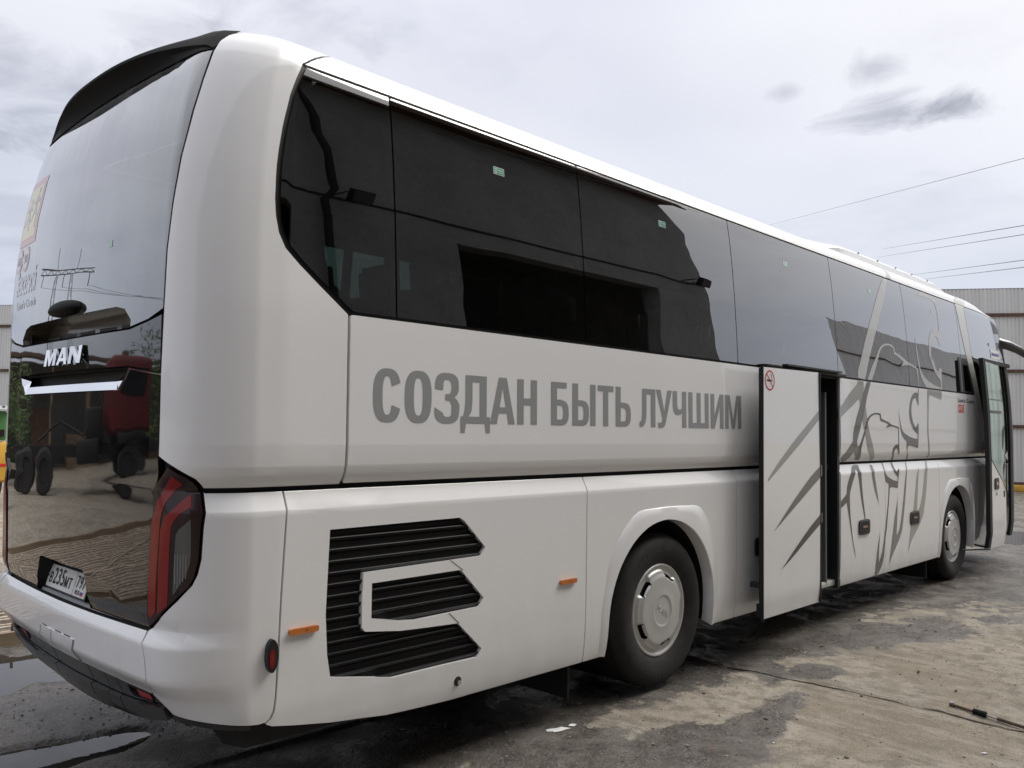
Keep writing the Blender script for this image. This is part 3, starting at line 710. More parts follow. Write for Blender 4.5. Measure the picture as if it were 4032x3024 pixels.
for i, x in enumerate((.62, -.2, -1.3, -2.7, -4.1)): tube('starter_bar', [(x, 4.16, -.08), (x+.02, 4.17, .17)], .011, RUST, rb, 6)
fw = empty('formwork', (0,0,0), 0, 'weathered timber boards edging the pit with the rebar grid', 'formwork')
box('board', (-2.1, 4.08, .03), (3.2, .05, .15), WOOD, fw, Matrix.Rotation(.012, 3, 'Z')); box('board', (.35, 4.07, .025), (1.62, .05, .14), WOOD, fw, Matrix.Rotation(-.01, 3, 'Z'))
box('board', (-5.3, 4.09, .03), (3.1, .05, .15), WOOD, fw); box('board', (1.03, 6.3, .03), (.05, 4.4, .15), WOOD, fw); box('board', (-3, 8.45, .03), (8.1, .05, .15), WOOD, fw)
for i, x in enumerate((.95, .1, -.7, -1.6, -2.6)): box('peg', (x, 4.02, .05), (.045, .045, .22), WOOD, fw, Matrix.Rotation(.1*(i % 3-1), 3, 'Y'))
# yellow and green machine beyond the tail on the left
ym = empty('concrete_pump', (2.2, 16.6, 0), 0, 'worn yellow and green machine partly hidden behind the left rear corner of the coach', 'machine')
box('chassis', (.85, 1.6, .9), (2.0, 3.6, .75), YPAINT, ym, bevel=.06)
bm = bmesh.new(); bm_box(bm, (.9, 0, .68), (1.95, .5, .46)); bmesh.ops.bevel(bm, geom=bm.edges[:], offset=.04, segments=2, affect='EDGES'); meshobj('bumper', bm, YPAINT, ym, True)
for i in range(7): box('green_stripe', (.15+i*.28, -.253, .60), (.07, .006, .22), GPAINT, ym, Matrix.Rotation(.5, 3, 'Y'))
box('red_band', (.9, -.254, .80), (1.9, .006, .06), RED, ym)
box('dark_recess', (.95, -.256, 1.02), (1.2, .006, .14), SHELL, ym)
box('green_body', (.9, .9, 1.60), (1.72, 2.2, .60), GPAINT, ym, bevel=.04); box('tail_lamp', (1.66, -.21, 1.45), (.10, .03, .14), LAMPD, ym)
bm = bmesh.new(); bm_box(bm, (.95, .2, 1.97), (1.84, 1.2, .07)); meshobj('white_shelf', bm, PAINT, ym)
for i in range(12): box('louvre', (.2+i*.13, -.402, 1.985), (.05, .006, .03), SHELL, ym)
box('cab', (.9, 2.0, 2.25), (1.66, 1.2, .6), YPAINT, ym, bevel=.08); box('cab_window', (.9, 1.37, 2.22), (1.4, .03, .34), BLACKG, ym); box('cab_roof', (.92, 1.9, 2.52), (1.86, 1.5, .10), YPAINT, ym, bevel=.04)
for sx in (.15, 1.65):
    for sy in (.5, 2.8):
        bm = bmesh.new(); bm_lathe(bm, [(0,0),(.42,0),(.47,.05),(.47,.25),(.42,.3),(0,.3)], 28); o = meshobj('wheel', bm, TYRE, ym, True); o.rotation_euler = (0,0,math.pi/2); o.location = (sx+.15, sy, .47)
# red lorry cab mirrored in the tail
tr = empty('red_lorry', (-8.6, 16.6, 0), math.radians(-72), 'old red lorry cab on a bare dark chassis, mirrored in the coach tail', 'lorry')
box('cab', (0, 0, 2.25), (2.3, 1.9, 1.9), RPAINT, tr, bevel=.18, seg=3); box('windscreen', (0, -.955, 2.55), (1.9, .03, .8), LAMPC, tr, bevel=.01); box('side_window', (1.155, -.1, 2.55), (.03, 1.1, .7), BLACKG, tr); box('door_line', (1.152, .2, 1.9), (.01, .03, 1.2), SHELL, tr); box('grille', (0, -.958, 1.75), (1.7, .02, .5), SHELL, tr); box('fender', (1.0, .0, 1.25), (.5, 1.3, .25), SHELL, tr, bevel=.06)
box('winch', (0, 1.6, 1.5), (1.4, .9, .8), SHELL, tr, bevel=.1); tube('hose', [(.4,1.2,2.2),(.7,2.2,1.3),(.2,3.4,1.6),(.8,4.6,1.2)], .04, RUBBER, tr, 6)
box('bumper', (0, -1.0, 1.0), (2.4, .25, .35), SHELL, tr, bevel=.04); box('beacon', (0, 0, 3.28), (.7, .35, .2), RUST, tr, bevel=.05)
for sx in (-.45, .45): box('frame_rail', (sx, 3.2, .95), (.12, 6.4, .26), SHELL, tr)
for i in range(5): box('cross_member', (0, 1.2+i*1.2, .95), (.8, .14, .18), SHELL, tr)
box('fuel_tank', (.95, 2.0, .95), (.6, 1.1, .55), SHELL, tr, bevel=.08)
for sx in (-1.12, .82):
    for sy in (0, 4.2, 5.5):
        bm = bmesh.new(); bm_lathe(bm, [(0,.04),(.28,.04),(.3,-.02),(.46,-.02),(.54,.05),(.54,.27),(.46,.34),(0,.3)], 32); o = meshobj('wheel', bm, TYRE, tr, True); o.rotation_euler = (0,0,math.pi/2); o.location = (sx+.3, sy, .54)
# barrels and shrubs by the fence, mirrored
for i, (x, y, lab) in enumerate([(-.6, 14.2, 'rusty brown oil drum standing nearest the coach axle line beyond the tail'), (-1.3, 14.5, 'dented grey oil drum beside the rusty brown one')]):
    bm = bmesh.new(); bm_lathe(bm, [(0,0),(.29,0),(.29,.3),(.305,.31),(.29,.32),(.29,.58),(.305,.59),(.29,.6),(.29,.88),(.27,.88),(.27,.86),(0,.86)], 24)
    for v in bm.verts: v.co = Vector((v.co.x, v.co.z, v.co.y))
    o = meshobj('oil_drum', bm, [RUST, STEEL][i], None, True); o.location = (x, y, 0); tag(o, lab, 'drum')
def shrub(name, x, y, h, r, nl, lab, seed):
    root = empty(name, (x, y, 0), 0, lab, 'tree'); random.seed(seed)
    for k in range(4): tube('stem', [(0,0,0), (random.uniform(-.2,.2), random.uniform(-.2,.2), h*.4), (random.uniform(-r,r)*.6, random.uniform(-r,r)*.6, h*.85)], [.06*h/4, .04*h/4, .012], BARK, root, 6)
    bm = bmesh.new()
    cl = [(random.uniform(-r,r)*.75, random.uniform(-r,r)*.75, random.uniform(.25,1)*h, random.uniform(.25,.5)*r) for _ in range(26)]
    for _ in range(nl):
        c = random.choice(cl); p = Vector((random.gauss(0,1), random.gauss(0,1), random.gauss(0,1))).normalized()*c[3]*random.uniform(.4,1.15)+Vector(c[:3])
        if p.z < .1: continue
        u = Vector((random.gauss(0,1), random.gauss(0,1), random.gauss(0,1))).normalized(); v_ = u.orthogonal().normalized(); s = random.uniform(.05,.10)
        vs = [bm.verts.new(p+u*s), bm.verts.new(p+v_*s*.5), bm.verts.new(p-u*s), bm.verts.new(p-v_*s*.5)]; bm.faces.new(vs)
    o = meshobj('crown', bm, LEAF, root)
for a in [('birch_sapling', -.2, 22.5, 4.6, 1.3, 2600, 'tall leafy sapling growing behind the oil drums', 1), ('willow_bush', -2.8, 24, 3.2, 1.8, 2600, 'wide green bush growing left of the tall sapling', 2), ('maple_sapling', -12.5, 20, 4.0, 1.6, 2400, 'leafy young tree standing beyond the red lorry', 4)]: shrub(*a)

# ------------------------------------------------------------------ joint between two old slabs, packed with dirt
bm = bmesh.new(); jl = []
for i in range(90):
    y = .62-i*.03; x = 4.115-.05*(y+.4)+.02*noise.noise(Vector((y*6, 0, 0)))+.006*noise.noise(Vector((y*25, 0, 0)))-(.10*max(0, -1.1-y)**1.2); wj = .009+.012*abs(noise.noise(Vector((y*11, 3, 1))))
    jl.append((bm.verts.new((x-wj, y, ground_z(x-wj, y)+.005)), bm.verts.new((x+wj*.6, y, ground_z(x+wj*.6, y)+.004))))
for a, b_ in zip(jl, jl[1:]): bm.faces.new((a[0], a[1], b_[1], b_[0]))
tag(meshobj('slab_joint', bm, mat('joint_dirt', (.035,.03,.026), .95)), kind='structure')
# ------------------------------------------------------------------ things lying in the yard
rd = empty('tie_rod', (0,0,0), 0, 'rusty steel linkage rod with a black rubber bellows lying on the dry ground at right', 'rod')
def gz(x, y, h=0): return (x, y, ground_z(x, y)+h)
tube('rod', [gz(4.275,-1.425,.012), gz(4.235,-1.575,.012)], .009, RUST, rd, 8); tube('rod', [gz(4.225,-1.64,.012), gz(4.20,-1.71,.012)], .006, STEEL, rd, 8); tube('rod', [gz(4.20,-1.71,.013), gz(4.15,-1.93,.013), gz(4.09,-2.12,.013)], .010, RUST, rd, 8)
bm = bmesh.new(); P = [Vector(gz(4.238,-1.568,.014)).lerp(Vector(gz(4.222,-1.645,.014)), i/16) for i in range(17)]; bm_tube(bm, P, [.019 if i % 2 else .013 for i in range(17)], 12); meshobj('bellows', bm, RUBBER, rd, True)
bm = bmesh.new(); bm_tube(bm, [gz(4.29,-1.432,-.002), gz(4.288,-1.432,.024)], .013, 12); meshobj('ball_joint', bm, STEEL, rd, True)
tube('stud', [gz(4.286,-1.43,.01), gz(4.262,-1.452,.006)], .006, RUST, rd, 8)
def scrap(name, pts, h, m, lab, cat):
    bm = bmesh.new(); lo = [bm.verts.new((x, y, ground_z(x, y)+.003)) for x, y in pts]; hi = [bm.verts.new((x, y, ground_z(x, y)+h*random.uniform(.7,1.3))) for x, y in pts]
    bm.faces.new(lo[::-1]); bm.faces.new(hi)
    for k in range(len(pts)): bm.faces.new((lo[k], lo[(k+1)%len(pts)], hi[(k+1)%len(pts)], hi[k]))
    tag(meshobj(name, bm, m), lab, cat)
def rpoly(x, y, rx, ry, rot, n, seed):
    random.seed(seed); c, s = math.cos(rot), math.sin(rot); o = []
    for k in range(n):
        a = 2*math.pi*k/n; q = random.uniform(.55, 1.15); u, v = rx*q*math.cos(a), ry*q*math.sin(a); o.append((x+u*c-v*s, y+u*s+v*c))
    return o
scrap('paper_scrap', rpoly(3.60,-1.80,.022,.005,-.9,8,1), .007, PAPER, 'white cigarette end lying below the linkage rod', 'litter')
scrap('paper_scrap', rpoly(2.93,-.93,.008,.005,.4,6,2), .006, PAPER, 'tiny white crumb on the pale dry ground below the rear wheel', 'litter')
scrap('plastic_scrap', rpoly(2.59,-.74,.009,.006,.4,6,3), .006, RED, 'tiny red plastic scrap at the bottom of the wet patch', 'litter')
scrap('lime_splash', rpoly(2.24,.03,.075,.045,-.25,16,4), .004, WHITE, 'white lime splash on dark ground under the skirt before the rear wheel', 'splash')
scrap('lime_splash', rpoly(2.35,.02,.03,.022,-.5,9,6), .004, WHITE, 'smaller white fleck beside the lime splash under the skirt', 'splash')
scrap('flat_stone', rpoly(4.10,-.95,.02,.011,.3,7,7), .012, STONE, 'flat pale chip lying at the end of the slab joint', 'stone')
scrap('stone', rpoly(4.61,-1.36,.010,.009,0,7,8), .016, STONE, 'dark lump on pale mud above the linkage rod', 'stone')
scrap('stone', rpoly(4.90,-1.03,.012,.010,0,7,9), .016, STONE, 'rough grey lump midway between the slab joint and the wheel marks', 'stone')

# condensed bold capitals drawn as polygons: list of (outer, [holes]); x in metres-units of letter width, y 0..1
def _arc(cx, cy, rx, ry, a0, a1, n=14, p=2.7):
    o = []
    for i in range(n+1):
        a = math.radians(a0+(a1-a0)*i/n); c, s = math.cos(a), math.sin(a)
        o.append((cx+rx*math.copysign(abs(c)**(2/p), c), cy+ry*math.copysign(abs(s)**(2/p), s)))
    return o
def _band(cx, cy, rx, ry, tx, ty, a0, a1, n=16): return _arc(cx, cy, rx, ry, a0, a1, n) + _arc(cx, cy, rx-tx, ry-ty, a1, a0, n)
def _R(x0, x1, y0, y1): return [(x0, y0), (x1, y0), (x1, y1), (x0, y1)]
TX, TY = .33, .145
LET = {
 'С': [(_band(.5,.5,.5,.515,TX,TY,22,338,22),[])],
 'О': [(_arc(.5,.5,.5,.515,0,360,28)[:-1],[_arc(.5,.5,.5-TX,.515-TY,0,360,28)[:-1]])],
 'З': [([(.01,.68),(.33,.66)]+_arc(.5,.745,.17,.13,150,0,8)+[(.67,.66),(.60,.59),(.42,.58),(.42,.455),(.60,.45),(.68,.37),(.68,.25)]+_arc(.5,.25,.18,.13,0,-165,8)+[(.0,.31)]+_arc(.49,.25,.49,.265,-170,0,10)+[(1.,.36),(.9,.47),(.78,.52),(.88,.57),(.96,.66)]+_arc(.49,.76,.47,.255,0,165,10),[])],
 'Д': [([(.0,-.20),(.14,-.20),(.18,0),(.82,0),(.86,-.20),(1,-.20),(1,.14),(.88,.14),(.88,1),(.16,1),(.16,.45),(.13,.25),(.08,.14),(.0,.14)],[[(.27,.14),(.64,.14),(.64,.865),(.39,.865),(.39,.45),(.36,.25)]])],
 'А': [([(0,0),(.265,0),(.335,.23),(.665,.23),(.735,0),(1,0),(.66,1),(.34,1)],[[(.375,.36),(.5,.80),(.625,.36)]])],
 'Н': [([(0,0),(.32,0),(.32,.43),(.68,.43),(.68,0),(1,0),(1,1),(.68,1),(.68,.58),(.32,.58),(.32,1),(0,1)],[])],
 'Б': [([(0,0),(.55,0)]+_arc(.55,.29,.45,.29,-80,80,10)+[(.55,.595),(.33,.595),(.33,.865),(.88,.865),(.88,1),(0,1)],[[(.33,.13),(.33,.46),(.52,.46)]+_arc(.52,.295,.16,.165,80,-80,8)])],
 'Ы': [([(0,0),(.40,0)]+_arc(.40,.30,.31,.30,-80,80,10)+[(.40,.605),(.24,.605),(.24,1),(0,1)],[[(.24,.13),(.24,.47),(.37,.47)]+_arc(.37,.30,.11,.17,80,-80,8)]),(_R(.765,1,0,1),[])],
 'Т': [([(.34,0),(.66,0),(.66,.86),(1,.86),(1,1),(0,1),(0,.86),(.34,.86)],[])],
 'Ь': [([(0,0),(.55,0)]+_arc(.55,.30,.45,.30,-80,80,10)+[(.55,.605),(.33,.605),(.33,1),(0,1)],[[(.33,.13),(.33,.47),(.52,.47)]+_arc(.52,.30,.16,.17,80,-80,8)])],
 'Л': [([(0,0),(.14,0),(.26,.03),(.37,.12),(.43,.3),(.44,.86),(.71,.86),(.71,0),(1,0),(1,1),(.17,1),(.16,.35),(.13,.2),(.07,.14),(0,.14)],[])],
 'У': [([(.0,1),(.29,1),(.52,.42),(.71,1),(1,1),(.62,.16),(.53,.03),(.38,-.02),(.12,-.01),(.12,.125),(.30,.12),(.37,.17),(.40,.24)],[])],
 'Ч': [([(.68,0),(1,0),(1,1),(.68,1),(.68,.53),(.5,.49),(.36,.53),(.32,.62),(.32,1),(0,1),(0,.58),(.06,.44),(.2,.36),(.4,.34),(.68,.39)],[])],
 'Ш': [([(0,0),(1,0),(1,1),(.80,1),(.80,.145),(.60,.145),(.60,1),(.40,1),(.40,.145),(.20,.145),(.20,1),(0,1)],[])],
 'И': [([(0,0),(.30,0),(.71,.62),(.71,0),(1,0),(1,1),(.70,1),(.29,.38),(.29,1),(0,1)],[])],
 'М': [([(0,0),(.22,0),(.22,.74),(.41,0),(.59,0),(.78,.74),(.78,0),(1,0),(1,1),(.70,1),(.50,.25),(.30,1),(0,1)],[])],
}

LION = {'P1': ('d', [(6.431, 1.448), (6.468, 1.56), (6.6, 1.706), (6.662, 1.82), (6.742, 1.865), (6.835, 1.887), (6.904, 1.894), (7.009, 1.889), (7.025, 1.871), (7.025, 1.841), (7.053, 1.836), (7.184, 1.809), (7.167, 1.821), (7.257, 1.796), (7.287, 1.785), (7.496, 1.761), (7.497, 1.57), (7.525, 1.484), (7.509, 1.476), (7.467, 1.516), (7.44, 1.545), (7.407, 1.543), (7.369, 1.509), (7.388, 1.462), (7.43, 1.431), (7.38, 1.429), (7.342, 1.459), (7.315, 1.517), (7.343, 1.555), (7.393, 1.578), (7.455, 1.586), (7.481, 1.582), (7.478, 1.749), (7.328, 1.766), (7.266, 1.766), (7.142, 1.75), (7.216, 1.786), (7.155, 1.798), (7.007, 1.822), (6.994, 1.859), (6.992, 1.872), (6.915, 1.88), (6.834, 1.871), (6.753, 1.848), (6.694, 1.803), (6.621, 1.689), (6.523, 1.551), (6.54, 1.438)]), 'P2': ('d', [(7.365, 1.401), (7.413, 1.4), (7.395, 1.354), (7.405, 1.312), (7.443, 1.313), (7.491, 1.34), (7.511, 1.336), (7.483, 1.249), (7.471, 1.215), (7.459, 1.144), (7.323, 1.159), (7.262, 1.161), (7.241, 1.151), (7.218, 1.031), (7.185, 0.882), (7.152, 0.749), (7.123, 0.677), (7.106, 0.588), (7.092, 0.493), (7.074, 0.435), (7.043, 0.393), (6.998, 0.353), (6.959, 0.326), (6.901, 0.326), (6.891, 0.424), (6.905, 0.518), (6.929, 0.604), (6.955, 0.675), (6.974, 0.744), (6.967, 0.638), (6.957, 0.513), (6.968, 0.447), (7.012, 0.501), (7.049, 0.556), (7.075, 0.628), (7.096, 0.709), (7.123, 0.781), (7.155, 0.884), (7.198, 1.032), (7.217, 1.193), (7.161, 1.21), (7.131, 1.226), (7.106, 1.291), (7.102, 1.331), (7.133, 1.4), (7.156, 1.4), (7.114, 1.316), (7.142, 1.297), (7.182, 1.27), (7.263, 1.245), (7.366, 1.222), (7.456, 1.213), (7.461, 1.254), (7.42, 1.274), (7.368, 1.307), (7.353, 1.309), (7.344, 1.355)]), 'P3': ('d', [(6.403, 1.397), (6.28, 1.317), (6.208, 1.219), (6.195, 1.14), (6.072, 1.081), (6.071, 1.019), (6.194, 1.064), (6.214, 1.011), (6.264, 0.87), (6.305, 0.742), (6.351, 0.634), (6.403, 0.531), (6.378, 0.611), (6.339, 0.691), (6.306, 0.798), (6.273, 0.939), (6.262, 1.078), (6.263, 1.141), (6.311, 1.215), (6.412, 1.345), (6.44, 1.355), (6.459, 1.296), (6.445, 1.337), (6.478, 1.245), (6.53, 1.065), (6.582, 0.948), (6.605, 0.886), (6.624, 0.888), (6.61, 0.946), (6.575, 1.063), (6.541, 1.221), (6.529, 1.342), (6.513, 1.32), (6.538, 1.395)]), 'P4': ('m', [(6.808, 1.389), (6.863, 1.388), (6.846, 1.311), (6.912, 1.132), (6.957, 1.006), (6.844, 1.161), (6.778, 1.313)]), 'G2': ('m', [(6.705, 2.2), (6.61, 2.097), (6.515, 1.955), (6.411, 1.815), (6.346, 1.704), (6.334, 1.619), (6.099, 1.466), (6.157, 1.427), (6.242, 1.434), (6.361, 1.522), (6.418, 1.466), (6.439, 1.444), (6.478, 1.572), (6.433, 1.573), (6.427, 1.619), (6.469, 1.679), (6.562, 1.818), (6.647, 1.959), (6.684, 2.039), (6.796, 2.204)]), 'G2c': ('l', [(6.646, 1.954), (6.674, 1.837), (6.723, 1.707), (6.896, 1.432), (6.823, 1.429), (6.691, 1.524), (6.621, 1.68), (6.602, 1.732), (6.567, 1.818), (6.598, 1.871)]), 'G3': ('l', [(6.473, 2.188), (6.461, 2.155), (6.276, 2.057), (6.046, 1.907), (6.046, 1.821), (6.497, 2.016), (6.515, 1.955), (6.61, 2.101), (6.604, 2.194)]), 'W3': ('w', [(7.384, 3.294), (7.227, 3.169), (7.042, 2.977), (6.754, 2.646), (6.548, 2.356), (6.487, 2.282), (6.476, 2.212), (6.639, 2.201), (6.681, 2.258), (6.8, 2.443), (6.93, 2.607), (7.097, 2.825), (7.272, 3.013), (7.407, 3.183), (7.481, 3.295)]), 'W2': ('w', [(6.705, 2.207), (6.829, 2.334), (6.943, 2.427), (7.03, 2.515), (7.112, 2.568), (7.239, 2.599), (7.389, 2.6), (7.471, 2.569), (7.471, 2.531), (7.575, 2.51), (7.726, 2.478), (7.834, 2.446), (7.968, 2.43), (8.081, 2.413), (8.124, 2.39), (8.119, 2.291), (8.107, 2.203), (8.093, 2.203), (8.093, 2.289), (8.076, 2.387), (7.986, 2.402), (7.897, 2.417), (7.76, 2.412), (7.626, 2.398), (7.705, 2.443), (7.544, 2.489), (7.445, 2.505), (7.432, 2.566), (7.335, 2.584), (7.235, 2.58), (7.133, 2.551), (7.063, 2.5), (7.001, 2.422), (6.928, 2.328), (6.818, 2.205)]), 'J2': ('m', [(8.106, 2.199), (8.092, 2.199), (8.084, 2.132), (7.988, 2.135), (7.918, 2.113), (7.857, 2.059), (7.819, 1.993), (7.806, 1.912), (7.82, 1.841), (7.872, 1.777), (7.948, 1.726), (8.041, 1.694), (8.038, 1.645), (8.0, 1.641), (7.796, 1.664), (7.644, 1.703), (7.58, 1.734), (7.533, 1.835), (7.497, 1.944), (7.483, 2.065), (7.501, 1.905), (7.535, 1.773), (7.571, 1.687), (7.64, 1.64), (7.709, 1.618), (7.714, 1.553), (7.759, 1.457), (7.801, 1.425), (7.833, 1.431), (7.738, 1.513), (7.751, 1.565), (7.794, 1.577), (7.932, 1.56), (8.052, 1.545), (8.069, 1.666), (8.079, 1.8), (8.047, 1.808), (8.021, 1.775), (7.974, 1.769), (7.92, 1.81), (7.878, 1.874), (7.865, 1.954), (7.888, 2.019), (7.937, 2.066), (8.008, 2.079), (8.04, 2.049), (8.079, 1.994), (8.094, 2.01)]), 'J2b': ('m', [(7.782, 1.402), (7.804, 1.401), (7.741, 1.339), (7.718, 1.313), (7.697, 1.164), (7.661, 1.009), (7.614, 0.839), (7.568, 0.711), (7.506, 0.638), (7.424, 0.568), (7.316, 0.486), (7.245, 0.401), (7.261, 0.514), (7.306, 0.662), (7.358, 0.825), (7.446, 1.019), (7.458, 1.088), (7.444, 0.927), (7.431, 0.79), (7.409, 0.673), (7.493, 0.716), (7.537, 0.798), (7.583, 0.919), (7.63, 1.073), (7.677, 1.244), (7.706, 1.332)]), 'J3': ('l', [(8.317, 3.225), (8.504, 3.296), (8.733, 3.281), (8.937, 3.252), (8.988, 3.217), (8.996, 3.077), (8.974, 2.891), (8.929, 2.711), (8.902, 2.714), (8.848, 2.794), (8.786, 2.819), (8.723, 2.794), (8.63, 2.713), (8.581, 2.615), (8.606, 2.524), (8.639, 2.551), (8.672, 2.476), (8.725, 2.423), (8.786, 2.405), (8.836, 2.456), (8.906, 2.438), (8.877, 2.208), (8.838, 2.087), (8.645, 2.112), (8.494, 2.128), (8.443, 2.122), (8.421, 2.087), (8.376, 1.717), (8.446, 1.435), (8.405, 1.431), (8.346, 1.717), (8.377, 1.968), (8.374, 2.119), (8.381, 2.199), (8.349, 2.21), (8.244, 2.272), (8.195, 2.328), (8.153, 2.417), (8.12, 2.54), (8.111, 2.609), (8.094, 2.768), (8.147, 2.582), (8.198, 2.403), (8.28, 2.329), (8.441, 2.274), (8.636, 2.241), (8.835, 2.224), (8.843, 2.303), (8.666, 2.389), (8.585, 2.487), (8.542, 2.57), (8.516, 2.528), (8.521, 2.642), (8.559, 2.759), (8.629, 2.838), (8.755, 2.897), (8.883, 2.906), (8.93, 2.874), (8.948, 2.996), (8.94, 3.136), (8.913, 3.208), (8.74, 3.236), (8.499, 3.238)]), 'J3b': ('l', [(8.393, 1.413), (8.453, 1.412), (8.354, 1.333), (8.334, 1.29), (8.315, 1.125), (8.256, 0.954), (8.193, 0.819), (8.049, 0.707), (7.859, 0.594), (7.811, 0.55), (7.748, 0.461), (7.775, 0.561), (7.82, 0.7), (7.904, 0.893), (7.953, 1.05), (8.016, 1.265), (8.113, 1.387), (8.074, 1.339), (8.04, 1.111), (8.012, 0.895), (8.018, 0.862), (8.113, 0.929), (8.175, 1.04), (8.226, 1.169), (8.268, 1.319)]), 'F1': ('d', [(5.328, 1.04), (5.107, 0.94), (4.809, 0.773), (4.606, 0.647), (4.78, 0.718), (5.106, 0.866), (5.333, 0.965)]), 'F2': ('m', [(5.325, 1.43), (5.11, 1.336), (4.811, 1.162), (4.482, 0.943), (4.782, 1.086), (5.11, 1.241), (5.328, 1.34)]), 'F3': ('l', [(5.298, 1.882), (5.083, 1.761), (4.843, 1.632), (4.533, 1.442), (4.391, 1.338), (4.393, 1.32), (4.699, 1.477), (5.052, 1.666), (5.3, 1.806)]), 'FN': ('n', [(4.435, 2.149), (4.434, 2.006), (4.357, 2.075), (4.515, 2.08)]), 'LEAF': ('n', [(4.335, 2.172), (5.269, 2.189), (5.337, 1.074), (4.393, 1.126)]), 'LEAF2': ('n', [(5.275, 2.172), (5.32, 0.305), (4.357, 0.387)])}
# ------------------------------------------------------------------ the coach
random.seed(11)
C = empty('coach', (0,0,0), 0, 'white touring coach with grey lion print, its middle door slid back and front door open', 'bus')
VB, VT, VG0, VG1 = .322, 1.403, 1.425, 1.405
R0 = [(.438,3.300),(.409,3.218),(.389,3.138),(.376,3.047),(.365,2.967),(.357,2.87),(.353,2.754),(.354,2.652),(.362,2.575),(.378,2.505),(.41,2.443),(.48,2.382),(.582,2.303),(.730,2.192)]
GAP = [(9.70,3.302),(9.715,3.20),(9.735,3.08),(9.775,2.92),(9.87,2.68),(10.13,2.21),(10.52,1.65),(10.715,1.428)]
ARCHR = [(2.652,VB),(2.660,.42)] + [(3.27-.607*math.cos(a), .50+.602*math.sin(a)) for a in [math.pi*k/24 for k in range(25)]] + [(3.880,.42),(3.886,VB)]
ARCHF = [(a+6.112, b) for a, b in ARCHR]
LAMP = [(-.147,1.549),(-.07,1.51),(.054,1.454),(.078,1.434),(.094,1.408),(.088,1.33),(.080,1.272),(.073,1.144),(.059,1.082),(.037,1.038),(-.027,.980),(-.131,.892),(-.211,.842)]
def side_pair(f):
    for mir in (False, True): f(mir)
GR_OUT = [(.653,1.229),(1.43,1.232),(1.462,1.212),(1.612,1.069),(1.578,1.027),(1.37,1.025),(.84,1.021),(.835,.90),(.838,.775),(.856,.755),(1.058,.727),(1.166,.720),(1.428,.706),(1.600,.552),(1.571,.512),(1.324,.516),(1.024,.517),(.676,.587),(.655,.687),(.642,.862)]
GR_IN = [(.888,.968),(1.442,.970),(1.606,.810),(1.571,.768),(1.361,.766),(1.155,.764),(1.057,.775),(.889,.808)]
def seal(name, poly, w_=.012, m=RUBBER, n=-.014, **k): return panel(name, poly, m, n=n, th=.0, parent=C, **k)
# dark inner shell that shows in the shut lines and behind the arches
def shell(mir):
    panel('inner_shell', rect(.05, 2.62, .36, 1.50), SHELL, n=-.028, th=0, parent=C, mirror=mir)
    x1 = 5.10 if not mir else 8.78
    panel('inner_shell', rect(3.91, x1, .36, 1.50), SHELL, n=-.028, th=0, parent=C, mirror=mir)
    if not mir: panel('inner_shell', rect(6.04, 8.74, .36, 1.50), SHELL, n=-.028, th=0, parent=C)
    panel('inner_shell', rect(2.6, 3.93, 1.16, 1.50), SHELL, n=-.028, th=0, parent=C, mirror=mir)
    panel('inner_shell', rect(8.7, 10.0, 1.16, 1.50), SHELL, n=-.028, th=0, parent=C, mirror=mir)
    panel('inner_shell', rect(10.0, 10.74, .36, 1.50), SHELL, n=-.028, th=0, parent=C, mirror=mir)
    panel('inner_shell', rect(.3, 5.1 if not mir else 9.9, 1.46, 2.24), SHELL, n=-.03, th=0, parent=C, mirror=mir)
    if not mir: panel('inner_shell', [(6.04,1.46),(10.6,1.46),(10.1,2.24),(6.04,2.24)], SHELL, n=-.03, th=0, parent=C)
    # window pillars and rails behind the glass
    for x in (1.0, 2.43, 4.235, 6.04, 7.85, 9.66): panel('window_pillar', rect(x-.035, x+.035, 2.19, 3.30), BLACKP, n=-.016, th=.03, parent=C, mirror=mir)
    panel('window_rail', rect(.44, 9.75, 3.262, 3.304), RUBBER, n=-.009, th=.03, parent=C, mirror=mir)
    panel('window_rail', rect(.64, 9.98, 2.189, 2.225), RUBBER, n=-.009, th=.03, parent=C, mirror=mir)
    inner = [(a+.05, b-.012) for a, b in R0[:10]] + [(a+.03, b+.045) for a, b in R0[10:]]
    panel('window_surround', [(a-.004, b) for a, b in R0]+inner[::-1], RUBBER, n=-.009, th=.02, parent=C, mirror=mir)
side_pair(shell)
# side glass
def glazing(mir):
    xs = [None, 1.0, 2.43, 4.235, 6.04, 7.85, 9.66]
    z0, z1 = 2.203, 3.291; g = .0045
    ins = [(a+.017, b-.006) for a, b in R0[:9]] + [(a+.016, b+.010) for a, b in R0[9:]]
    p0 = [(1.0-g, z1), (ins[0][0]+.004, z1)] + ins[1:-1] + [(.752, z0), (1.0-g, z0)]
    panel('side_window', p0[::-1] if 0 else p0, GLASS, th=.006, parent=C, mirror=mir)
    for a, b in zip(xs[1:], xs[2:]):
        panel('side_window', fillet(rect(a+g, b-g, z0, z1), .012), GLASS, th=.006, parent=C, mirror=mir)
    gl = [(a-.012, b) for a, b in GAP if b > 2.25]
    panel('side_window', [(9.66+g, z1)]+[(9.66+g, z0), (10.115, z0)]+[(a, min(b, z1)) for a, b in gl[::-1]], GLASS, th=.006, parent=C, mirror=mir)
side_pair(glazing)
panel('sliding_vent_frame', [(9.535,2.625),(9.545,2.205),(10.10,2.205),(9.90,2.625)], BLACKP, [[(9.70,2.54),(9.72,2.225),(10.03,2.225),(9.895,2.54)]], n=.004, th=.004, parent=C)
panel('sliding_vent_bar', rect(9.60, 9.625, 2.21, 2.62), STEEL, n=.0055, th=.002, parent=C)
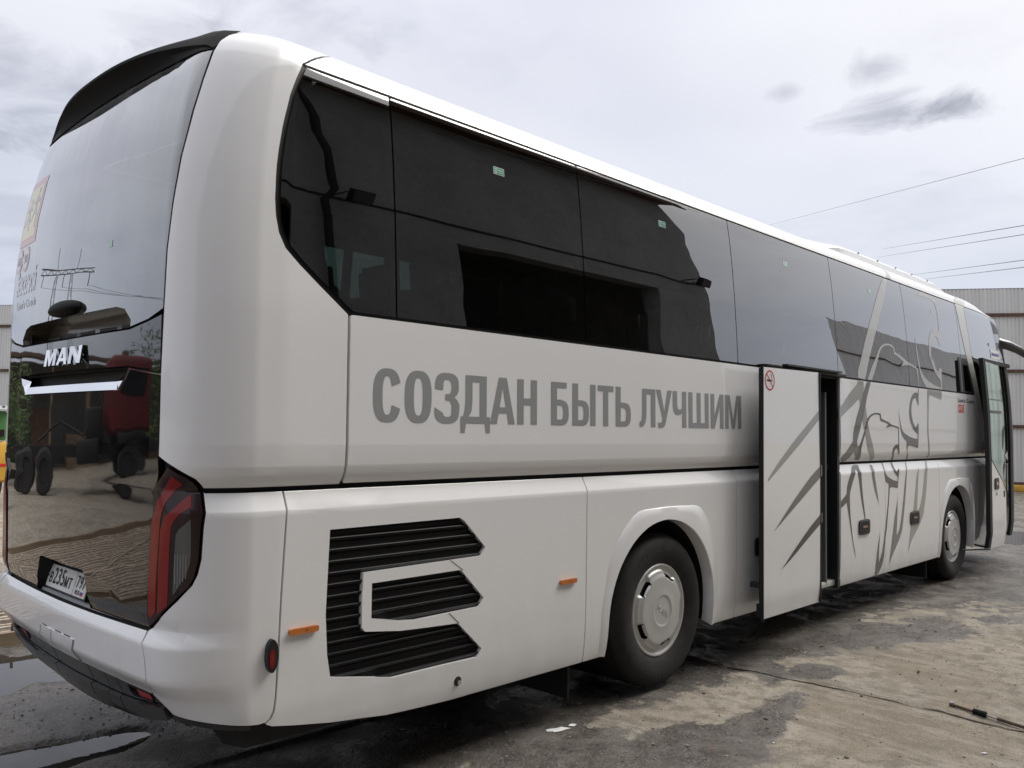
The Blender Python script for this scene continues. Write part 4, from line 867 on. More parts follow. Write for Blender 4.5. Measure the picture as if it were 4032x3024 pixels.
# rear glass: plain pane down to the notch line, with the air-scoop cut-out
G0 = -.148
TOPV = 3.30
scoop = [(-.42,2.099),(-.415,2.13),(-.478,2.183),(-.56,2.199),(-1.72,2.199),(-1.80,2.183),(-1.861,2.13),(-1.85,2.099)]
rg = [(-.030,3.312),(-.045,3.12),(-.062,2.964),(-.098,2.681),(-.126,2.409),(-.139,2.16),(-.26,2.124),(-.405,2.103)]
ml = lambda pts: [(2*SC-a, b) for a, b in pts][::-1]
half_top = [(SC, 3.275), (-.6, 3.283), (-.3, 3.288)]
outer = rg + [(-.42,2.103)] + scoop[1:4] + scoop[4:7] + [(2*SC+.42,2.103)] + ml(rg) + [(2*SC+.3,3.315),(2*SC+.6,3.315),(SC,3.315),(-.6,3.315),(-.3,3.315)]
panel('rear_window', outer, RGLASS, th=.006, parent=C)
panel('rear_window_edge', [(a+.016, b) for a, b in rg[:6]] + [(a-.03, b) for a, b in rg[:6]][::-1], RUBBER, n=-.012, th=.02, parent=C)
panel('rear_window_edge', [(a+.016, b) for a, b in rg[:6]] + [(a-.03, b) for a, b in rg[:6]][::-1], RUBBER, n=-.012, th=.02, parent=C, mirror=True)
# scoop recess
def recess(name, poly, depth, m, parent, mwall=None, shrink=.0, back=True, drop=0.):
    """open box going inwards from the skin: walls and back plate"""
    bm = bmesh.new(); n = len(poly); cs = sum(p[0] for p in poly)/n; cv = sum(p[1] for p in poly)/n
    a = [bm.verts.new(pos(s, v, -.002)) for s, v in poly]
    b_ = [bm.verts.new(pos(s+(cs-s)*shrink, v+(cv-v)*shrink+drop, -depth)) for s, v in poly]
    for k in range(n): bm.faces.new((a[k], a[(k+1) % n], b_[(k+1) % n], b_[k]))
    if back: bmesh.ops.triangulate(bm, faces=[bm.faces.new(b_[::-1])])
    return meshobj(name, bm, m, parent, smooth='keep')
SCOOPM = mat('scoop_lining', (.09,.078,.06), .25, spec=.7, coat=.6)
sr = recess('air_scoop', scoop[::-1], .11, SCOOPM, C, shrink=.05)
for i in range(5):
    s0 = -.52-i*.255; panel('scoop_slot', rect(s0-.20, s0, 2.112, 2.136), RUBBER, n=-.098, th=0, parent=sr)
# rear camera dome
bm = bmesh.new(); prof = []
base = [(-1.30+.0*i, 0) for i in range(1)]
for j in range(7):
    f = j/6; ring = []
    for k in range(24):
        a = 2*math.pi*k/24; rx_, rz_ =   .195*math.cos(f*1.45), .047*math.cos(f*1.45)
        ring.append(bm.verts.new(pos(SC-.005+rx_*math.cos(a), 2.232+rz_*math.sin(a)*(1 if math.sin(a) > 0 else .75)-.004*f, .004+.055*math.sin(f*1.5))))
    prof.append(ring)
for a, b_ in zip(prof, prof[1:]):
    for k in range(24): bm.faces.new((a[k], a[(k+1) % 24], b_[(k+1) % 24], b_[k]))
bm.faces.new(prof[-1]); meshobj('rear_camera', bm, mat('camera_housing', (.004,.004,.004), .6, spec=.15), C, True)
# badge band and engine lid
band = [(G0-.002,2.133),(-.26,2.112),(-.405,2.091),(-.42,2.088),(SC,2.084),(2*SC+.42,2.088),(2*SC+.405,2.091),(2*SC+.26,2.112),(2*SC-G0+.002,2.133),(2*SC-G0+.001,1.892),(-1.985,1.915),(-1.85,1.930),(SC,1.935),(-.42,1.930),(-.293,1.915),(G0,1.892)]
panel('badge_band', band, BLACKG, th=.02, parent=C)
lidtop = [(G0-.002,1.880),(-.293,1.897),(-.415,1.912),(-.452,1.872),(-.510,1.824),(2*SC+.510,1.824),(2*SC+.452,1.872),(2*SC+.415,1.912),(2*SC+.293,1.897),(2*SC-G0+.002,1.880)]
lidbot = [(2*SC+.150,1.549),(2*SC+.128,1.44),(2*SC+.148,1.40),(2*SC+.19,1.26),(2*SC+.212,.97),(2*SC+.214,.844),(-2.0,.842),(-1.513,.838),(-1.49,.838),(-1.430,.995),(-1.412,1.010),(-.852,1.006),(-.826,.985),(-.764,.838),(-.715,.838),(-.35,.842),(-.214,.844),(-.212,.97),(-.19,1.26),(-.148,1.40),(-.128,1.44),(-.150,1.549)]
panel('engine_lid', lidtop+lidbot, BLACKG, th=.02, parent=C)
# chrome handle scoop above the lid
hp = [(-.43,1.925),(-.463,1.868),(-.515,1.829),(2*SC+.515,1.829),(2*SC+.463,1.868),(2*SC+.43,1.925)]
recess('handle_recess', hp, .07, RUBBER, C, shrink=.04)
bm = bmesh.new()
def strip(bm, A, B):
    a = [bm.verts.new(p) for p in A]; b_ = [bm.verts.new(p) for p in B]
    for k in range(len(a)-1): bm.faces.new((a[k], a[k+1], b_[k+1], b_[k]))
SS = [-.515-(2*abs(SC)-1.03)*i/16 for i in range(17)]
strip(bm, [pos(s, 1.8285, .006) for s in SS], [pos(s+(-.02 if i == 0 else .02 if i == 16 else 0), 1.866, -.008) for i, s in enumerate(SS)])
cr = meshobj('chrome_handle', bm, CHROME, C, smooth='keep'); cr.data.polygons.foreach_set('use_smooth', [True]*len(cr.data.polygons))
for mr in (False, True):
    panel('chrome_edge', [(-.142,1.888),(-.142,1.882),(-.293,1.899),(-.411,1.914),(-.448,1.873),(-.507,1.8255),(-.55,1.8235),(-.55,1.8295),(-.512,1.8325),(-.455,1.878),(-.414,1.922),(-.293,1.906)], CHROME, n=.003, th=.006, parent=C, mirror=mr)
    bm = bmesh.new(); f = (lambda s: 2*SC-s) if mr else (lambda s: s)
    q = [bm.verts.new(pos(f(a), b_, c)) for a, b_, c in ((-.428,1.918,.002),(-.46,1.868,.002),(-.515,1.829,.002),(-.55,1.866,-.008),(-.50,1.900,-.03))]; bm.faces.new(q); meshobj('chrome_cheek', bm, CHROME, cr)
# maker's letters: bevelled chrome blocks
def block_letters(name, word, s0, s1, v0, v1, th_, m, parent, n=.002, posf=None):
    LM = {'M': ([(0,0),(.235,0),(.235,.60),(.43,.0),(.57,.0),(.765,.60),(.765,0),(1,0),(1,1),(.71,1),(.5,.40),(.29,1),(0,1)], []),
          'A': ([(0,0),(.25,0),(.32,.20),(.68,.20),(.75,0),(1,0),(.66,1),(.34,1)], [[(.40,.38),(.5,.72),(.60,.38)]]),
          'N': ([(0,0),(.25,0),(.25,.58),(.70,0),(1,0),(1,1),(.75,1),(.75,.42),(.30,1),(0,1)], [])}
    wds = {'M': 1.0, 'A': .86, 'N': .92}; gap = .12; tot = sum(wds[c] for c in word)+gap*(len(word)-1); x = 0
    for c in word:
        a, hs = LM[c]; k = (s1-s0)/tot
        fm = lambda pts: [(s0+(x+px_*wds[c])*k, v0+py_*(v1-v0)) for px_, py_ in pts]
        panel(name, fm(a), m, [fm(h) for h in hs], n=n+th_, th=th_, parent=parent, cuts=False, posf=posf); x += wds[c]+gap
block_letters('badge_letter', 'MAN', -1.372, -.886, 1.962, 2.046, .010, CHROME, C, posf=lambda s, v, n=0.: pos(s, v, n+(2.046-v)*.13))
# number plate recess, plate and holder
PR = [(-1.49,.836),(-1.430,.995),(-1.412,1.010),(-.852,1.006),(-.826,.985),(-.764,.836)]
recess('plate_recess', PR, .085, RUBBER, C, shrink=.0)
px0 = Vector((.040, 1.34, .90)); tilt = Matrix.Rotation(math.radians(15), 3, 'Y')
def plate_pos(s, v, n=0.): return px0 + tilt @ Vector((-n, -s, v))      # s along the bus's right, v up
ph = panel('plate_holder', fillet(rect(-.268,.268,-.085,.062), .01), BLACKP, th=.012, parent=C, posf=plate_pos, cuts=False)
PLW = mat('plate_white', (.72,.73,.72), .35)
panel('number_plate', fillet(rect(-.26,.26,-.052,.058), .008), PLW, n=.003, th=.003, parent=ph, posf=plate_pos, cuts=False)
kw = dict(m=BLACK, n=.0042, parent=ph, posf=plate_pos)
for t_, a, b_, c, d in (('В',-.226,-.192,-.030,.020),('2',-.178,-.140,-.030,.046),('3',-.126,-.088,-.030,.046),('5',-.074,-.036,-.030,.046),('М',-.024,.016,-.030,.020),('Т',.028,.066,-.030,.020),('7',.128,.156,-.012,.044),('9',.168,.196,-.012,.044),('7',.208,.236,-.012,.044),('RUS',.136,.188,-.042,-.022)):
    text_on('plate_character', t_, a, b_, c, d, kw['m'], kw['n'], ph, plate_pos, bold=.002 if t_ != 'RUS' else .0008)
decal('plate_line', rect(.104,.107,-.052,.058), BLACK, .0042, ph, posf=plate_pos, cuts=False)
decal('plate_line', rect(-.256,-.240,-.004,.003), BLACK, .0042, ph, posf=plate_pos, cuts=False)
for i, m_ in enumerate((WHITE, BLUE, RED)): decal('flag_stripe', rect(.196,.232,-.026-.0085*i,-.0175-.0085*i), m_, .0042, ph, posf=plate_pos, cuts=False)
text_on('holder_text', 'MAN', -.255, -.212, -.077, -.062, WHITE, .0012, ph, plate_pos, bold=.0012); text_on('holder_text', 'MAN', .205, .248, -.077, -.062, WHITE, .0012, ph, plate_pos, bold=.0012)
text_on('holder_text', 'МАН Восток / (495) 909-35-04', -.155, .045, -.076, -.064, WHITE, .0012, ph, plate_pos, bold=.0004)
panel('plate_ledge', rect(-1.48,-.79,.838,.846), STEEL, n=-.02, th=.06, parent=C)
panel('number_plate_lamp', rect(-1.24,-1.04,.990,1.0), LAMPC, n=-.03, th=.03, parent=C)
# tail lamps
def tail(mir):
    inn = [(-.075,1.505),(-.122,1.44),(-.142,1.401),(-.186,1.258),(-.206,.97),(-.207,.850)]
    out_ = [(a-.004, b-.004) for a, b in LAMP[1:]]
    L_ = panel('tail_lamp', inn[::-1]+out_[:-1], LAMPD, n=.004, th=.03, parent=C, mirror=mir)
    panel('lamp_trim', [(-.147,1.546),(-.076,1.510),(-.124,1.44),(-.145,1.401),(-.189,1.258),(-.209,.97),(-.210,.850),(-.216,.850),(-.212,.97),(-.191,1.258),(-.150,1.40),(-.131,1.44)], BLACKG, n=.002, th=.02, parent=C, mirror=mir) if 0 else None
    r1 = [(-.050,1.472),(.012,1.441),(-.025,1.399),(-.07,1.362),(-.1,1.324),(-.111,1.283),(-.118,1.19),(-.129,1.078),(-.137,.92),(-.178,.885),(-.195,.905),(-.192,1.108),(-.174,1.285),(-.129,1.358),(-.075,1.405),(-.061,1.435)]
    r2 = [(.053,1.399),(.044,1.349),(-.01,1.321),(-.035,1.291),(-.048,1.268),(-.054,1.194),(-.059,1.047),(-.062,.955),(-.122,.91),(-.117,1.116),(-.11,1.246),(-.083,1.31),(-.027,1.345),(.012,1.375)]
    cl = [(.038,1.302),(.040,1.162),(.036,1.122),(.022,1.081),(-.024,1.010),(-.037,.998),(-.032,1.123),(-.025,1.24),(-.013,1.259)]
    panel('red_light_guide', r1, LAMPR, n=.0055, th=.002, parent=L_, mirror=mir); panel('red_light_guide', r2, LAMPR, n=.0055, th=.002, parent=L_, mirror=mir); panel('reversing_lens', cl, LAMPC, n=.0055, th=.002, parent=L_, mirror=mir)
    for i in range(5): panel('lens_rib', rect(-.028+.012*i, -.0255+.012*i, 1.03+.012*abs(i-1), 1.16), STEEL, n=.0065, th=.001, parent=L_, mirror=mir)
side_pair(tail)
# white corner panels wrapping from the tail glass to the side
def corner(mir):
    edge = [(a+.004+.006, b) for a, b in rg[:6]]
    top = [(-.012,3.36),(.02,3.42),(.06,3.47)]
    poly = [(edge[0][0], 3.30)]+edge[1:]+[(G0+.010,1.88),(G0+.008,1.551),(-.066,1.519),(.060,1.461),(.086,1.440),(.102,1.4245),(.722,1.4245),(.722,2.186)] + [(a-.010, b-.004) for a, b in R0[:-1]][::-1] + [(.425,3.304),(.50,3.362),(.585,3.41),(.66,3.448),(.76,3.492),(.86,3.53),(.95,3.565),(1.02,3.60),(1.06,3.635),(.5,3.635),(.2,3.62),(.1,3.56),(.05,3.50)] + top[::-1]
    panel('corner_panel', poly, PAINT, th=.022, parent=C, mirror=mir)
side_pair(corner)
# roof
def roofhalf(mir):
    rear = [(SC,3.48),(SC,3.635),(-.5,3.635),(.2,3.62),(.1,3.56),(.05,3.50),(.02,3.45),(-.3,3.46)]
    panel('rear_roof', [(2*SC-a if False else a, b) for a, b in rear], PAINT, th=.01, parent=C, mirror=mir)
    g = .012
    main = [(.448,3.3075),(.525,3.362),(.605,3.408),(.68,3.446),(.78,3.49),(.88,3.528),(.97,3.562),(1.04,3.598),(1.08,3.635),(10.35,3.635),(10.2,3.52),(10.02,3.45),(9.86,3.38),(9.74,3.34),(9.693,3.3075)]
    panel('roof_panel', main, PAINT, th=.02, parent=C, mirror=mir)
    fr = [(9.712,3.3075),(9.755,3.335),(9.875,3.375),(10.04,3.445),(10.22,3.515),(10.37,3.635),(12.5,3.635),(SF,3.635),(SF,3.3075),(12.5,3.3075)]
    panel('front_roof', fr, PAINT, th=.02, parent=C, mirror=mir)
side_pair(roofhalf)
panel('roof_centre_strip', [(.8,3.60),(10.6,3.60),(10.6,3.64),(.8,3.64)], PAINT, n=-.004, th=0, parent=C); panel('roof_centre_strip', [(.8,3.60),(10.6,3.60),(10.6,3.64),(.8,3.64)], PAINT, n=-.004, th=0, parent=C, mirror=True)
# black visor above the tail glass
bm = bmesh.new(); NV = 44; secs = []
for i in range(NV+1):
    s = -.028 + (2*SC+.056)*i/NV; t = (s-SC)/(-SC-.028); at_ = abs(t)
    a = pos(s, 3.304, .006); c = pos(s+math.copysign(.085*at_**10, t), 3.50-.035*at_**5, .007)
    e_ = math.sqrt(max(0, 1-at_**3.2))
    ox, oz = .040+.150*at_**2.4, 3.398-.028*at_**2
    b_ = Vector((ox, HW-t*1.015 if s < SC or True else 0, oz)); b_.y = HW - t*1.02 if False else HW + (-1 if s > SC else 1)*abs(t)*1.02
    up = b_+Vector((.012, 0, .022)); a2 = a.lerp(b_, .5)+Vector((.02, 0, .020)); c2 = up.lerp(c, .5)+Vector((0, 0, .018*e_)); a.z += 0
    b_ = a.lerp(b_, max(.04, e_)); up = c.lerp(up, max(.04, e_)); c2 = up.lerp(c, .5)+Vector((0, 0, .012*e_)); a2 = a.lerp(b_, .5)+Vector((.008, 0, .012*e_))
    secs.append([bm.verts.new(q) for q in (a, a2, b_, b_.lerp(up, .5)+Vector((-.006, 0, .002)), up, c2, c)])
for p_, q_ in zip(secs, secs[1:]):
    for k in range(6): bm.faces.new((p_[k], q_[k], q_[k+1], p_[k+1]))
meshobj('rear_visor', bm, mat('visor_black', (.004,.0038,.0038), .6, spec=.12), C, True)
# upper side panels, bottom edge rolled in above the belt groove
def upper(mir):
    g = .006
    if not mir:
        panel('upper_side_panel', fillet([(.738,1.4275),(5.08,1.4275),(5.08,2.187),(.738,2.187)], .010), PAINT, th=.022, parent=C)
        q = [(6.068,1.4275),(10.70,1.4275)]+[(a-.012, b) for a, b in GAP[::-1] if b < 2.2 and b > 1.5]+[(10.125,2.187),(6.068,2.187)]
        panel('upper_side_panel', q, PAINT, th=.022, parent=C)
    else:
        panel('upper_side_panel', rect(.738, 9.88, 1.4275, 2.187), PAINT, th=.022, parent=C, mirror=True)
        panel('drivers_side_panel', [(9.892,1.4275),(11.7,1.4275),(11.7,2.187),(9.892,2.187)], PAINT, th=.022, parent=C, mirror=True)
side_pair(upper)
# lower side panels with the raised chamfer below the groove
SKE = [(.29,.466),(.36,.443),(.50,.42),(.70,.385),(.86,.366),(1.0,.347),(1.2,.336),(1.4,.328)]
lowm = dict(th=.024, parent=C)
def lower(mir):
    holes = [GR_OUT, GR_IN] if not mir else []
    panel('engine_flap', [(.443,VT),(.441,1.33),(.433,1.15),(.425,.95),(.419,.72),(.416,.56),(.410,.50),(.396,.470),(.375,.452),(.40,.440),(.50,.42),(.70,.385),(.86,.366),(1.0,.347),(1.2,.336),(1.4,.328),(2.444,VB),(2.444,VT)], PAINT, holes, mirror=mir, **lowm)
    panel('rear_wing_panel', [(2.453,VT),(2.453,VB)]+ARCHR+[(4.205,VB),(4.205,VT)], PAINT, mirror=mir, **lowm)
    if not mir:
        panel('luggage_flap', fillet(rect(4.214,5.08,VB,VT), .008), PAINT, **lowm)
        panel('luggage_flap', fillet(rect(6.068,7.120,VB,VT), .008), PAINT, **lowm)
    else:
        for a, b_ in ((4.214,5.6),(5.608,7.12)): panel('luggage_flap', fillet(rect(a,b_,VB,VT), .008), PAINT, mirror=True, **lowm)
    panel('luggage_flap', fillet(rect(7.128,8.728,VB,VT), .008), PAINT, mirror=mir, **lowm)
    panel('front_wing_panel', [(8.736,VT),(8.736,VB)]+ARCHF+[(10.15,VB),(10.15,VT)], PAINT, mirror=mir, **lowm)
    panel('step_panel', fillet(rect(10.158,10.715,VB,VT), .008), PAINT, mirror=mir, **lowm)
side_pair(lower)
# the tail corner below the belt: bevelled bumper cheek
def cheek(mir):
    la = [(a+.009, b) for a, b in LAMP[4:10]] + [(-.018,.973),(-.123,.884),(-.203,.834)]
    poly = [(.106,VT)]+la+[(-.190,.79),(-.170,.73),(-.158,.65),(-.185,.60),(-.216,.565),(-.16,.53),(-.115,.497),(.0,.487),(.12,.478),(.25,.468),(.34,.460),(.368,.462),(.386,.475),(.400,.505),(.406,.565),(.409,.72),(.415,.95),(.423,1.15),(.431,1.33),(.433,VT)]
    panel('bumper_corner', poly, PAINT, mirror=mir, **lowm)
    o = panel('side_marker_lamp', [(.377+.026*math.cos(a)*(1.0), .735+.068*math.sin(a)) for a in [2*math.pi*k/20 for k in range(20)]], BLACKP, n=.024, th=.024, parent=C, mirror=mir)
    panel('red_lens', [(.375+.012*math.cos(a), .725+.04*math.sin(a)) for a in [2*math.pi*k/14 for k in range(14)]], LAMPR, n=.027, th=.004, parent=o, mirror=mir)
side_pair(cheek)
bc = [(-.214,.831),(-.198,.79),(-.178,.73),(-.166,.65),(-.193,.60),(-.226,.567),(-.60,.571),(SC,.568)]
panel('rear_bumper', bc+ml(bc[:-1])+[(SC,.826),(-.715,.827)], PAINT, [[(-1.30,.690),(-1.335,.573+.004),(-.885,.573+.004),(-.858,.690)]] and (), th=.024, parent=C)
tow = [(-1.292,.690),(-1.315,.64),(-1.328,.575)]
for a in ([(-1.292,.690),(-1.312,.64),(-1.328,.576),(-1.155,.576),(-1.148,.690)], [(-1.142,.690),(-1.149,.576),(-.905,.576),(-.885,.63),(-.862,.690)]): panel('towing_cover', a, PAINT, n=.0045, th=.0045, parent=C)
for a in ([(-1.10,.692),(-1.02,.697)], [(-.985,.692),(-.905,.697)], [(-1.285,.692),(-1.21,.697)]): panel('cover_slot', rect(a[0][0], a[1][0], .6915, .6965), SHELL, n=.001, th=0, parent=C)
for (a, b_) in (((-1.328,.576),(-1.292,.690)), ((-.905,.576),(-.862,.690)), ((-1.1495,.576),(-1.144,.690))):
    panel('shut_line', [(a[0]-.0022,a[1]),(a[0]+.0022,a[1]),(b_[0]+.0022,b_[1]),(b_[0]-.0022,b_[1])], SHELL, n=.0052 if b_[0] < -1.2 or b_[0] > -.9 else .0049, th=0, parent=C)
# black lower lip in sections
LP = mat('lip_plastic', (.028,.028,.029), .30, coat=.25)
def lip(mir):
    cuts_ = [(-.145,), (-.575,), (-.705,), (-.897,), (SC,)]
    topv = lambda s: .566
    def bot(s): return itp([(-1.15,.350),(-.9,.360),(-.6,.392),(-.35,.425),(-.12,.474),(.1,.472)], s)
    def mid(s): return itp([(-1.2,.468),(-.6,.478),(-.42,.488),(-.2,.52),(-.1,.53)], s)
    for i, (a, b_) in enumerate([(-.158,-.572),(-.580,-.703),(-.709,-.893),(-.903,SC)]):
        n = 8; ss = [a+(b_-a)*k/n for k in range(n+1)]
        up_ = [(s, min(topv(s), .560-(s+.225)*.55 if s > -.225 else .566)) for s in ss]
        dn = [(s, mid(s)+.003) for s in ss]; dn2 = [(s, mid(s)-.003) for s in ss]; bt = [(s, bot(s)) for s in ss]
        holes = []
        if i == 0:
            holes = [[(-.262,.552),(-.250,.530),(-.268,.512),(-.44,.504),(-.46,.520),(-.46,.552)]]
        panel('lip_upper', up_+dn[::-1], LP, holes, n=-.008, th=.03, parent=C, mirror=mir)
        panel('lip_lower', dn2+bt[::-1], LP, n=.012, th=.05, parent=C, mirror=mir)
    panel('lip_corner', [(-.150,.519),(-.112,.490),(.0,.480),(.25,.461),(.30,.457),(.30,.440),(.2,.445),(.0,.455),(-.15,.466)], LP, n=-.006, th=.03, parent=C, mirror=mir)
    f = recess('fog_lamp_recess', [((2*SC-a) if mir else a, b) for a, b in [(-.262,.552),(-.250,.530),(-.268,.512),(-.44,.504),(-.46,.520),(-.46,.552)]][::-1], .05, BLACKP, C, shrink=.05)
    panel('fog_reflector', fillet([(-.405,.550),(-.258,.550),(-.262,.530),(-.285,.515),(-.40,.509)], .006), REFL, n=-.010, th=.01, parent=f, mirror=mir)
side_pair(lip)
panel('lip_backing', rect(2*SC+.1,-.1,.40,.60), SHELL, n=-.04, th=0, parent=C)
panel('lid_backing', rect(2*SC+.05,-.05,.55,.845), SHELL, n=-.034, th=0, parent=C); panel('lid_backing', rect(2*SC+.05,-.05,1.0,1.83), SHELL, n=-.030, th=0, parent=C); panel('lid_backing', rect(-.80,-.05,.84,1.01), SHELL, n=-.030, th=0, parent=C); panel('lid_backing', rect(2*SC+.05,2*SC+.80,.84,1.01), SHELL, n=-.030, th=0, parent=C)
panel('lid_backing', rect(-.47,-.05,1.82,2.15), SHELL, n=-.030, th=0, parent=C); panel('lid_backing', rect(2*SC+.05,2*SC+.47,1.82,2.15), SHELL, n=-.030, th=0, parent=C); panel('lid_backing', rect(2*SC+.45,-.45,1.92,2.098), SHELL, n=-.030, th=0, parent=C)
# engine grille behind the cut-outs
gb = panel('grille_backing', rect(.60,1.66,.48,1.26), RUBBER, n=-.075, th=0, parent=C)
LOUV = mat('louvre_plastic', (.007,.0075,.009), .38, spec=.22)
for i in range(15):
    zt = 1.2545-i*.0505; prof = [(-.062, zt-.046), (-.030, zt-.040), (-.012, zt-.026), (-.0075, zt-.015), (-.010, zt-.011), (-.022, zt-.014), (-.06, zt-.022)]
    bm = bmesh.new(); xs = [.60+.0885*k for k in range(13)]
    rows_ = [[bm.verts.new(pos(x, z, d)) for d, z in prof] for x in xs]
    for a, b_ in zip(rows_, rows_[1:]):
        for k in range(len(prof)-1): bm.faces.new((a[k], b_[k], b_[k+1], a[k+1]))
    meshobj('louvre', bm, LOUV, C, True)
for (a, b_) in (((1.363,1.026),(1.452,.968)), ((1.361,.766),(1.432,.705))): panel('shut_line', [(a[0],a[1]),(a[0]+.006,a[1]),(b_[0]+.006,b_[1]),(b_[0],b_[1])], SHELL, n=.0015, th=0, parent=C)
# wheel arch lips: a raised, bevelled brow over each opening
def brow(arch, mir, fr=False):
    n = 40
    def samp(pl, n):
        d = [0]
        for a, b_ in zip(pl, pl[1:]): d.append(d[-1]+math.dist(a, b_))
        o = []
        for i in range(n+1):
            q = d[-1]*i/n; k = 0
            while k < len(d)-2 and d[k+1] < q: k += 1
            t = (q-d[k])/(d[k+1]-d[k]); o.append((pl[k][0]+(pl[k+1][0]-pl[k][0])*t, pl[k][1]+(pl[k+1][1]-pl[k][1])*t))
        return o
    c0 = arch[0][0]-2.652
    outer_ = [(2.59,.33),(2.60,.6),(2.66,.86),(2.775,1.04),(2.935,1.165),(3.00,1.180),(3.30,1.188),(3.64,1.180),(3.72,1.160),(3.84,1.02),(3.92,.84),(3.945,.6),(3.955,.33)]
    outer_ = [(a+c0, b_) for a, b_ in outer_]
    A = samp(outer_, n); B = samp(arch, n); f = (lambda s: 2*SC-s) if mir else (lambda s: s)
    bm = bmesh.new(); rws = []
    for (a, b_) in zip(A, B):
        l = lambda t: (f(a[0]+(b_[0]-a[0])*t), a[1]+(b_[1]-a[1])*t)
        top = smooth(.75, 1.12, a[1])
        rws.append([bm.verts.new(pos(*l(t), h)) for t, h in ((0,-.001),(.10,.002+.006*top),(.45,.007+.006*top),(.86,.011+.005*top),(.97,.012+.005*top),(1.0,.008+.005*top),(1.0,-.075))])
    for p_, q_ in zip(rws, rws[1:]):
        for k in range(6): bm.faces.new((p_[k], q_[k], q_[k+1], p_[k+1]))
    meshobj('wheel_arch', bm, PAINT, C, True)
    # liner
    bm = bmesh.new(); lin = [(a[0]+(c0+3.27-a[0])*-.012, a[1]+.006) for a in samp(arch, n)]
    r_ = [[bm.verts.new(pos(f(s), v, -.070)) , None] for s, v in lin]
    for k, (s, v) in enumerate(lin):
        q = pos(f(s), v, -.070); r_[k][1] = bm.verts.new((q.x, q.y+(.62 if not mir else -.62), q.z+.02))
    for a, b_ in zip(r_, r_[1:]): bm.faces.new((a[0], b_[0], b_[1], a[1]))
    bm.faces.new([a[1] for a in r_]); meshobj('arch_liner', bm, SHELL, C)
for mir in (False, True): brow(ARCHR, mir); brow(ARCHF, mir, True)
# wheels
def hubcap_bm():
    bm = bmesh.new(); NT = 200
    rr = [0,.03,.06,.088,.094,.100,.106,.13,.16,.185,.200,.208,.214,.2185,.223,.228,.233,.238,.2425,.247,.254,.262,.272,.284,.294,.302,.306]
    def lobe(th):
        d = ((th*5/(2*math.pi)) % 1.0); d = min(d, 1-d)*2      # 0 at slot centre .. 1 at lobe centre
        return .212+.046*smooth(.30, .50, d)
    grid = []
    for r in rr:
        row = []
        for k in range(NT):
            th = 2*math.pi*k/NT; L_ = lobe(th)
            h = .016*(1-(r/.30)**2*.75)
            if r < .100: h = h-.006+(.004 if r < .09 else 0)
            if .092 < r < .108: h += .004
            h += .020*(1-smooth(L_-.004, L_+.012, r)) - .012*smooth(.21,.25,r)*(1-smooth(.27,.285,r)) + .008*smooth(.284,.296,r) - .02*smooth(.300,.306,r)
            row.append(bm.verts.new((r*math.cos(th), -h, r*math.sin(th))))
        grid.append(row)
    for i in range(len(rr)-1):
        for k in range(NT):
            th = 2*math.pi*(k+.5)/NT; d = (th*5/(2*math.pi)) % 1.0; d = min(d, 1-d)*2; r = (rr[i]+rr[i+1])/2
            if (d/.40)**4+(abs(r-.230)/.0135)**4 < 1: continue
            vs = [grid[i][k], grid[i][(k+1) % NT], grid[i+1][(k+1) % NT], grid[i+1][k]]
            if i == 0: vs = [grid[0][0], grid[1][(k+1) % NT], grid[1][k]]
            bm.faces.new(vs[::-1])
    return bm
bm = hubcap_bm(); HUBM = bpy.data.meshes.new('hubcap'); bm.to_mesh(HUBM); bm.free(); HUBM.materials.append(SILVER)
HUBM.polygons.foreach_set('use_smooth', [True]*len(HUBM.polygons))
bm = bmesh.new(); tp = [(.29,.035),(.30,.0),(.315,-.012),(.35,-.030),(.40,-.040),(.44,-.038),(.465,-.028),(.480,-.014),(.492,.004),(.500,.03)]
for g_ in range(4): tp += [(.501,.035+.055*g_),(.488,.038+.055*g_),(.488,.048+.055*g_),(.501,.051+.055*g_)]
tp += [(.500,.27),(.49,.29),(.46,.32),(.40,.335),(.32,.31),(.29,.28)]
bm_lathe(bm, tp, 96); bmesh.ops.recalc_face_normals(bm, faces=bm.faces[:]); TYM = bpy.data.meshes.new('tyre'); bm.to_mesh(TYM); bm.free(); TYM.materials.append(TYRE)
TYM.polygons.foreach_set('use_smooth', [True]*len(TYM.polygons)); TYM.set_sharp_from_angle(angle=math.radians(40))
bm = bmesh.new(); bmesh.ops.create_circle(bm, cap_ends=True, radius=.295, segments=40, matrix=Matrix.Rotation(math.pi/2, 4, 'X')); DKM = bpy.data.meshes.new('rim'); bm.to_mesh(DKM); bm.free(); DKM.materials.append(RUBBER)
def arc_text(name, body, r, a0, a1, h, m, parent, yy, flip=False):
    vs, fs = text2d(body); V = []
    for x, y in vs:
        a = math.radians(a0+(a1-a0)*x); q = r+(y-.5)*h*(1 if not flip else -1)
        V.append((q*math.cos(a), yy, q*math.sin(a)))
    me = bpy.data.meshes.new(name); me.from_pydata(V, [], fs); me.materials.append(m); return link(bpy.data.objects.new(name, me), parent)
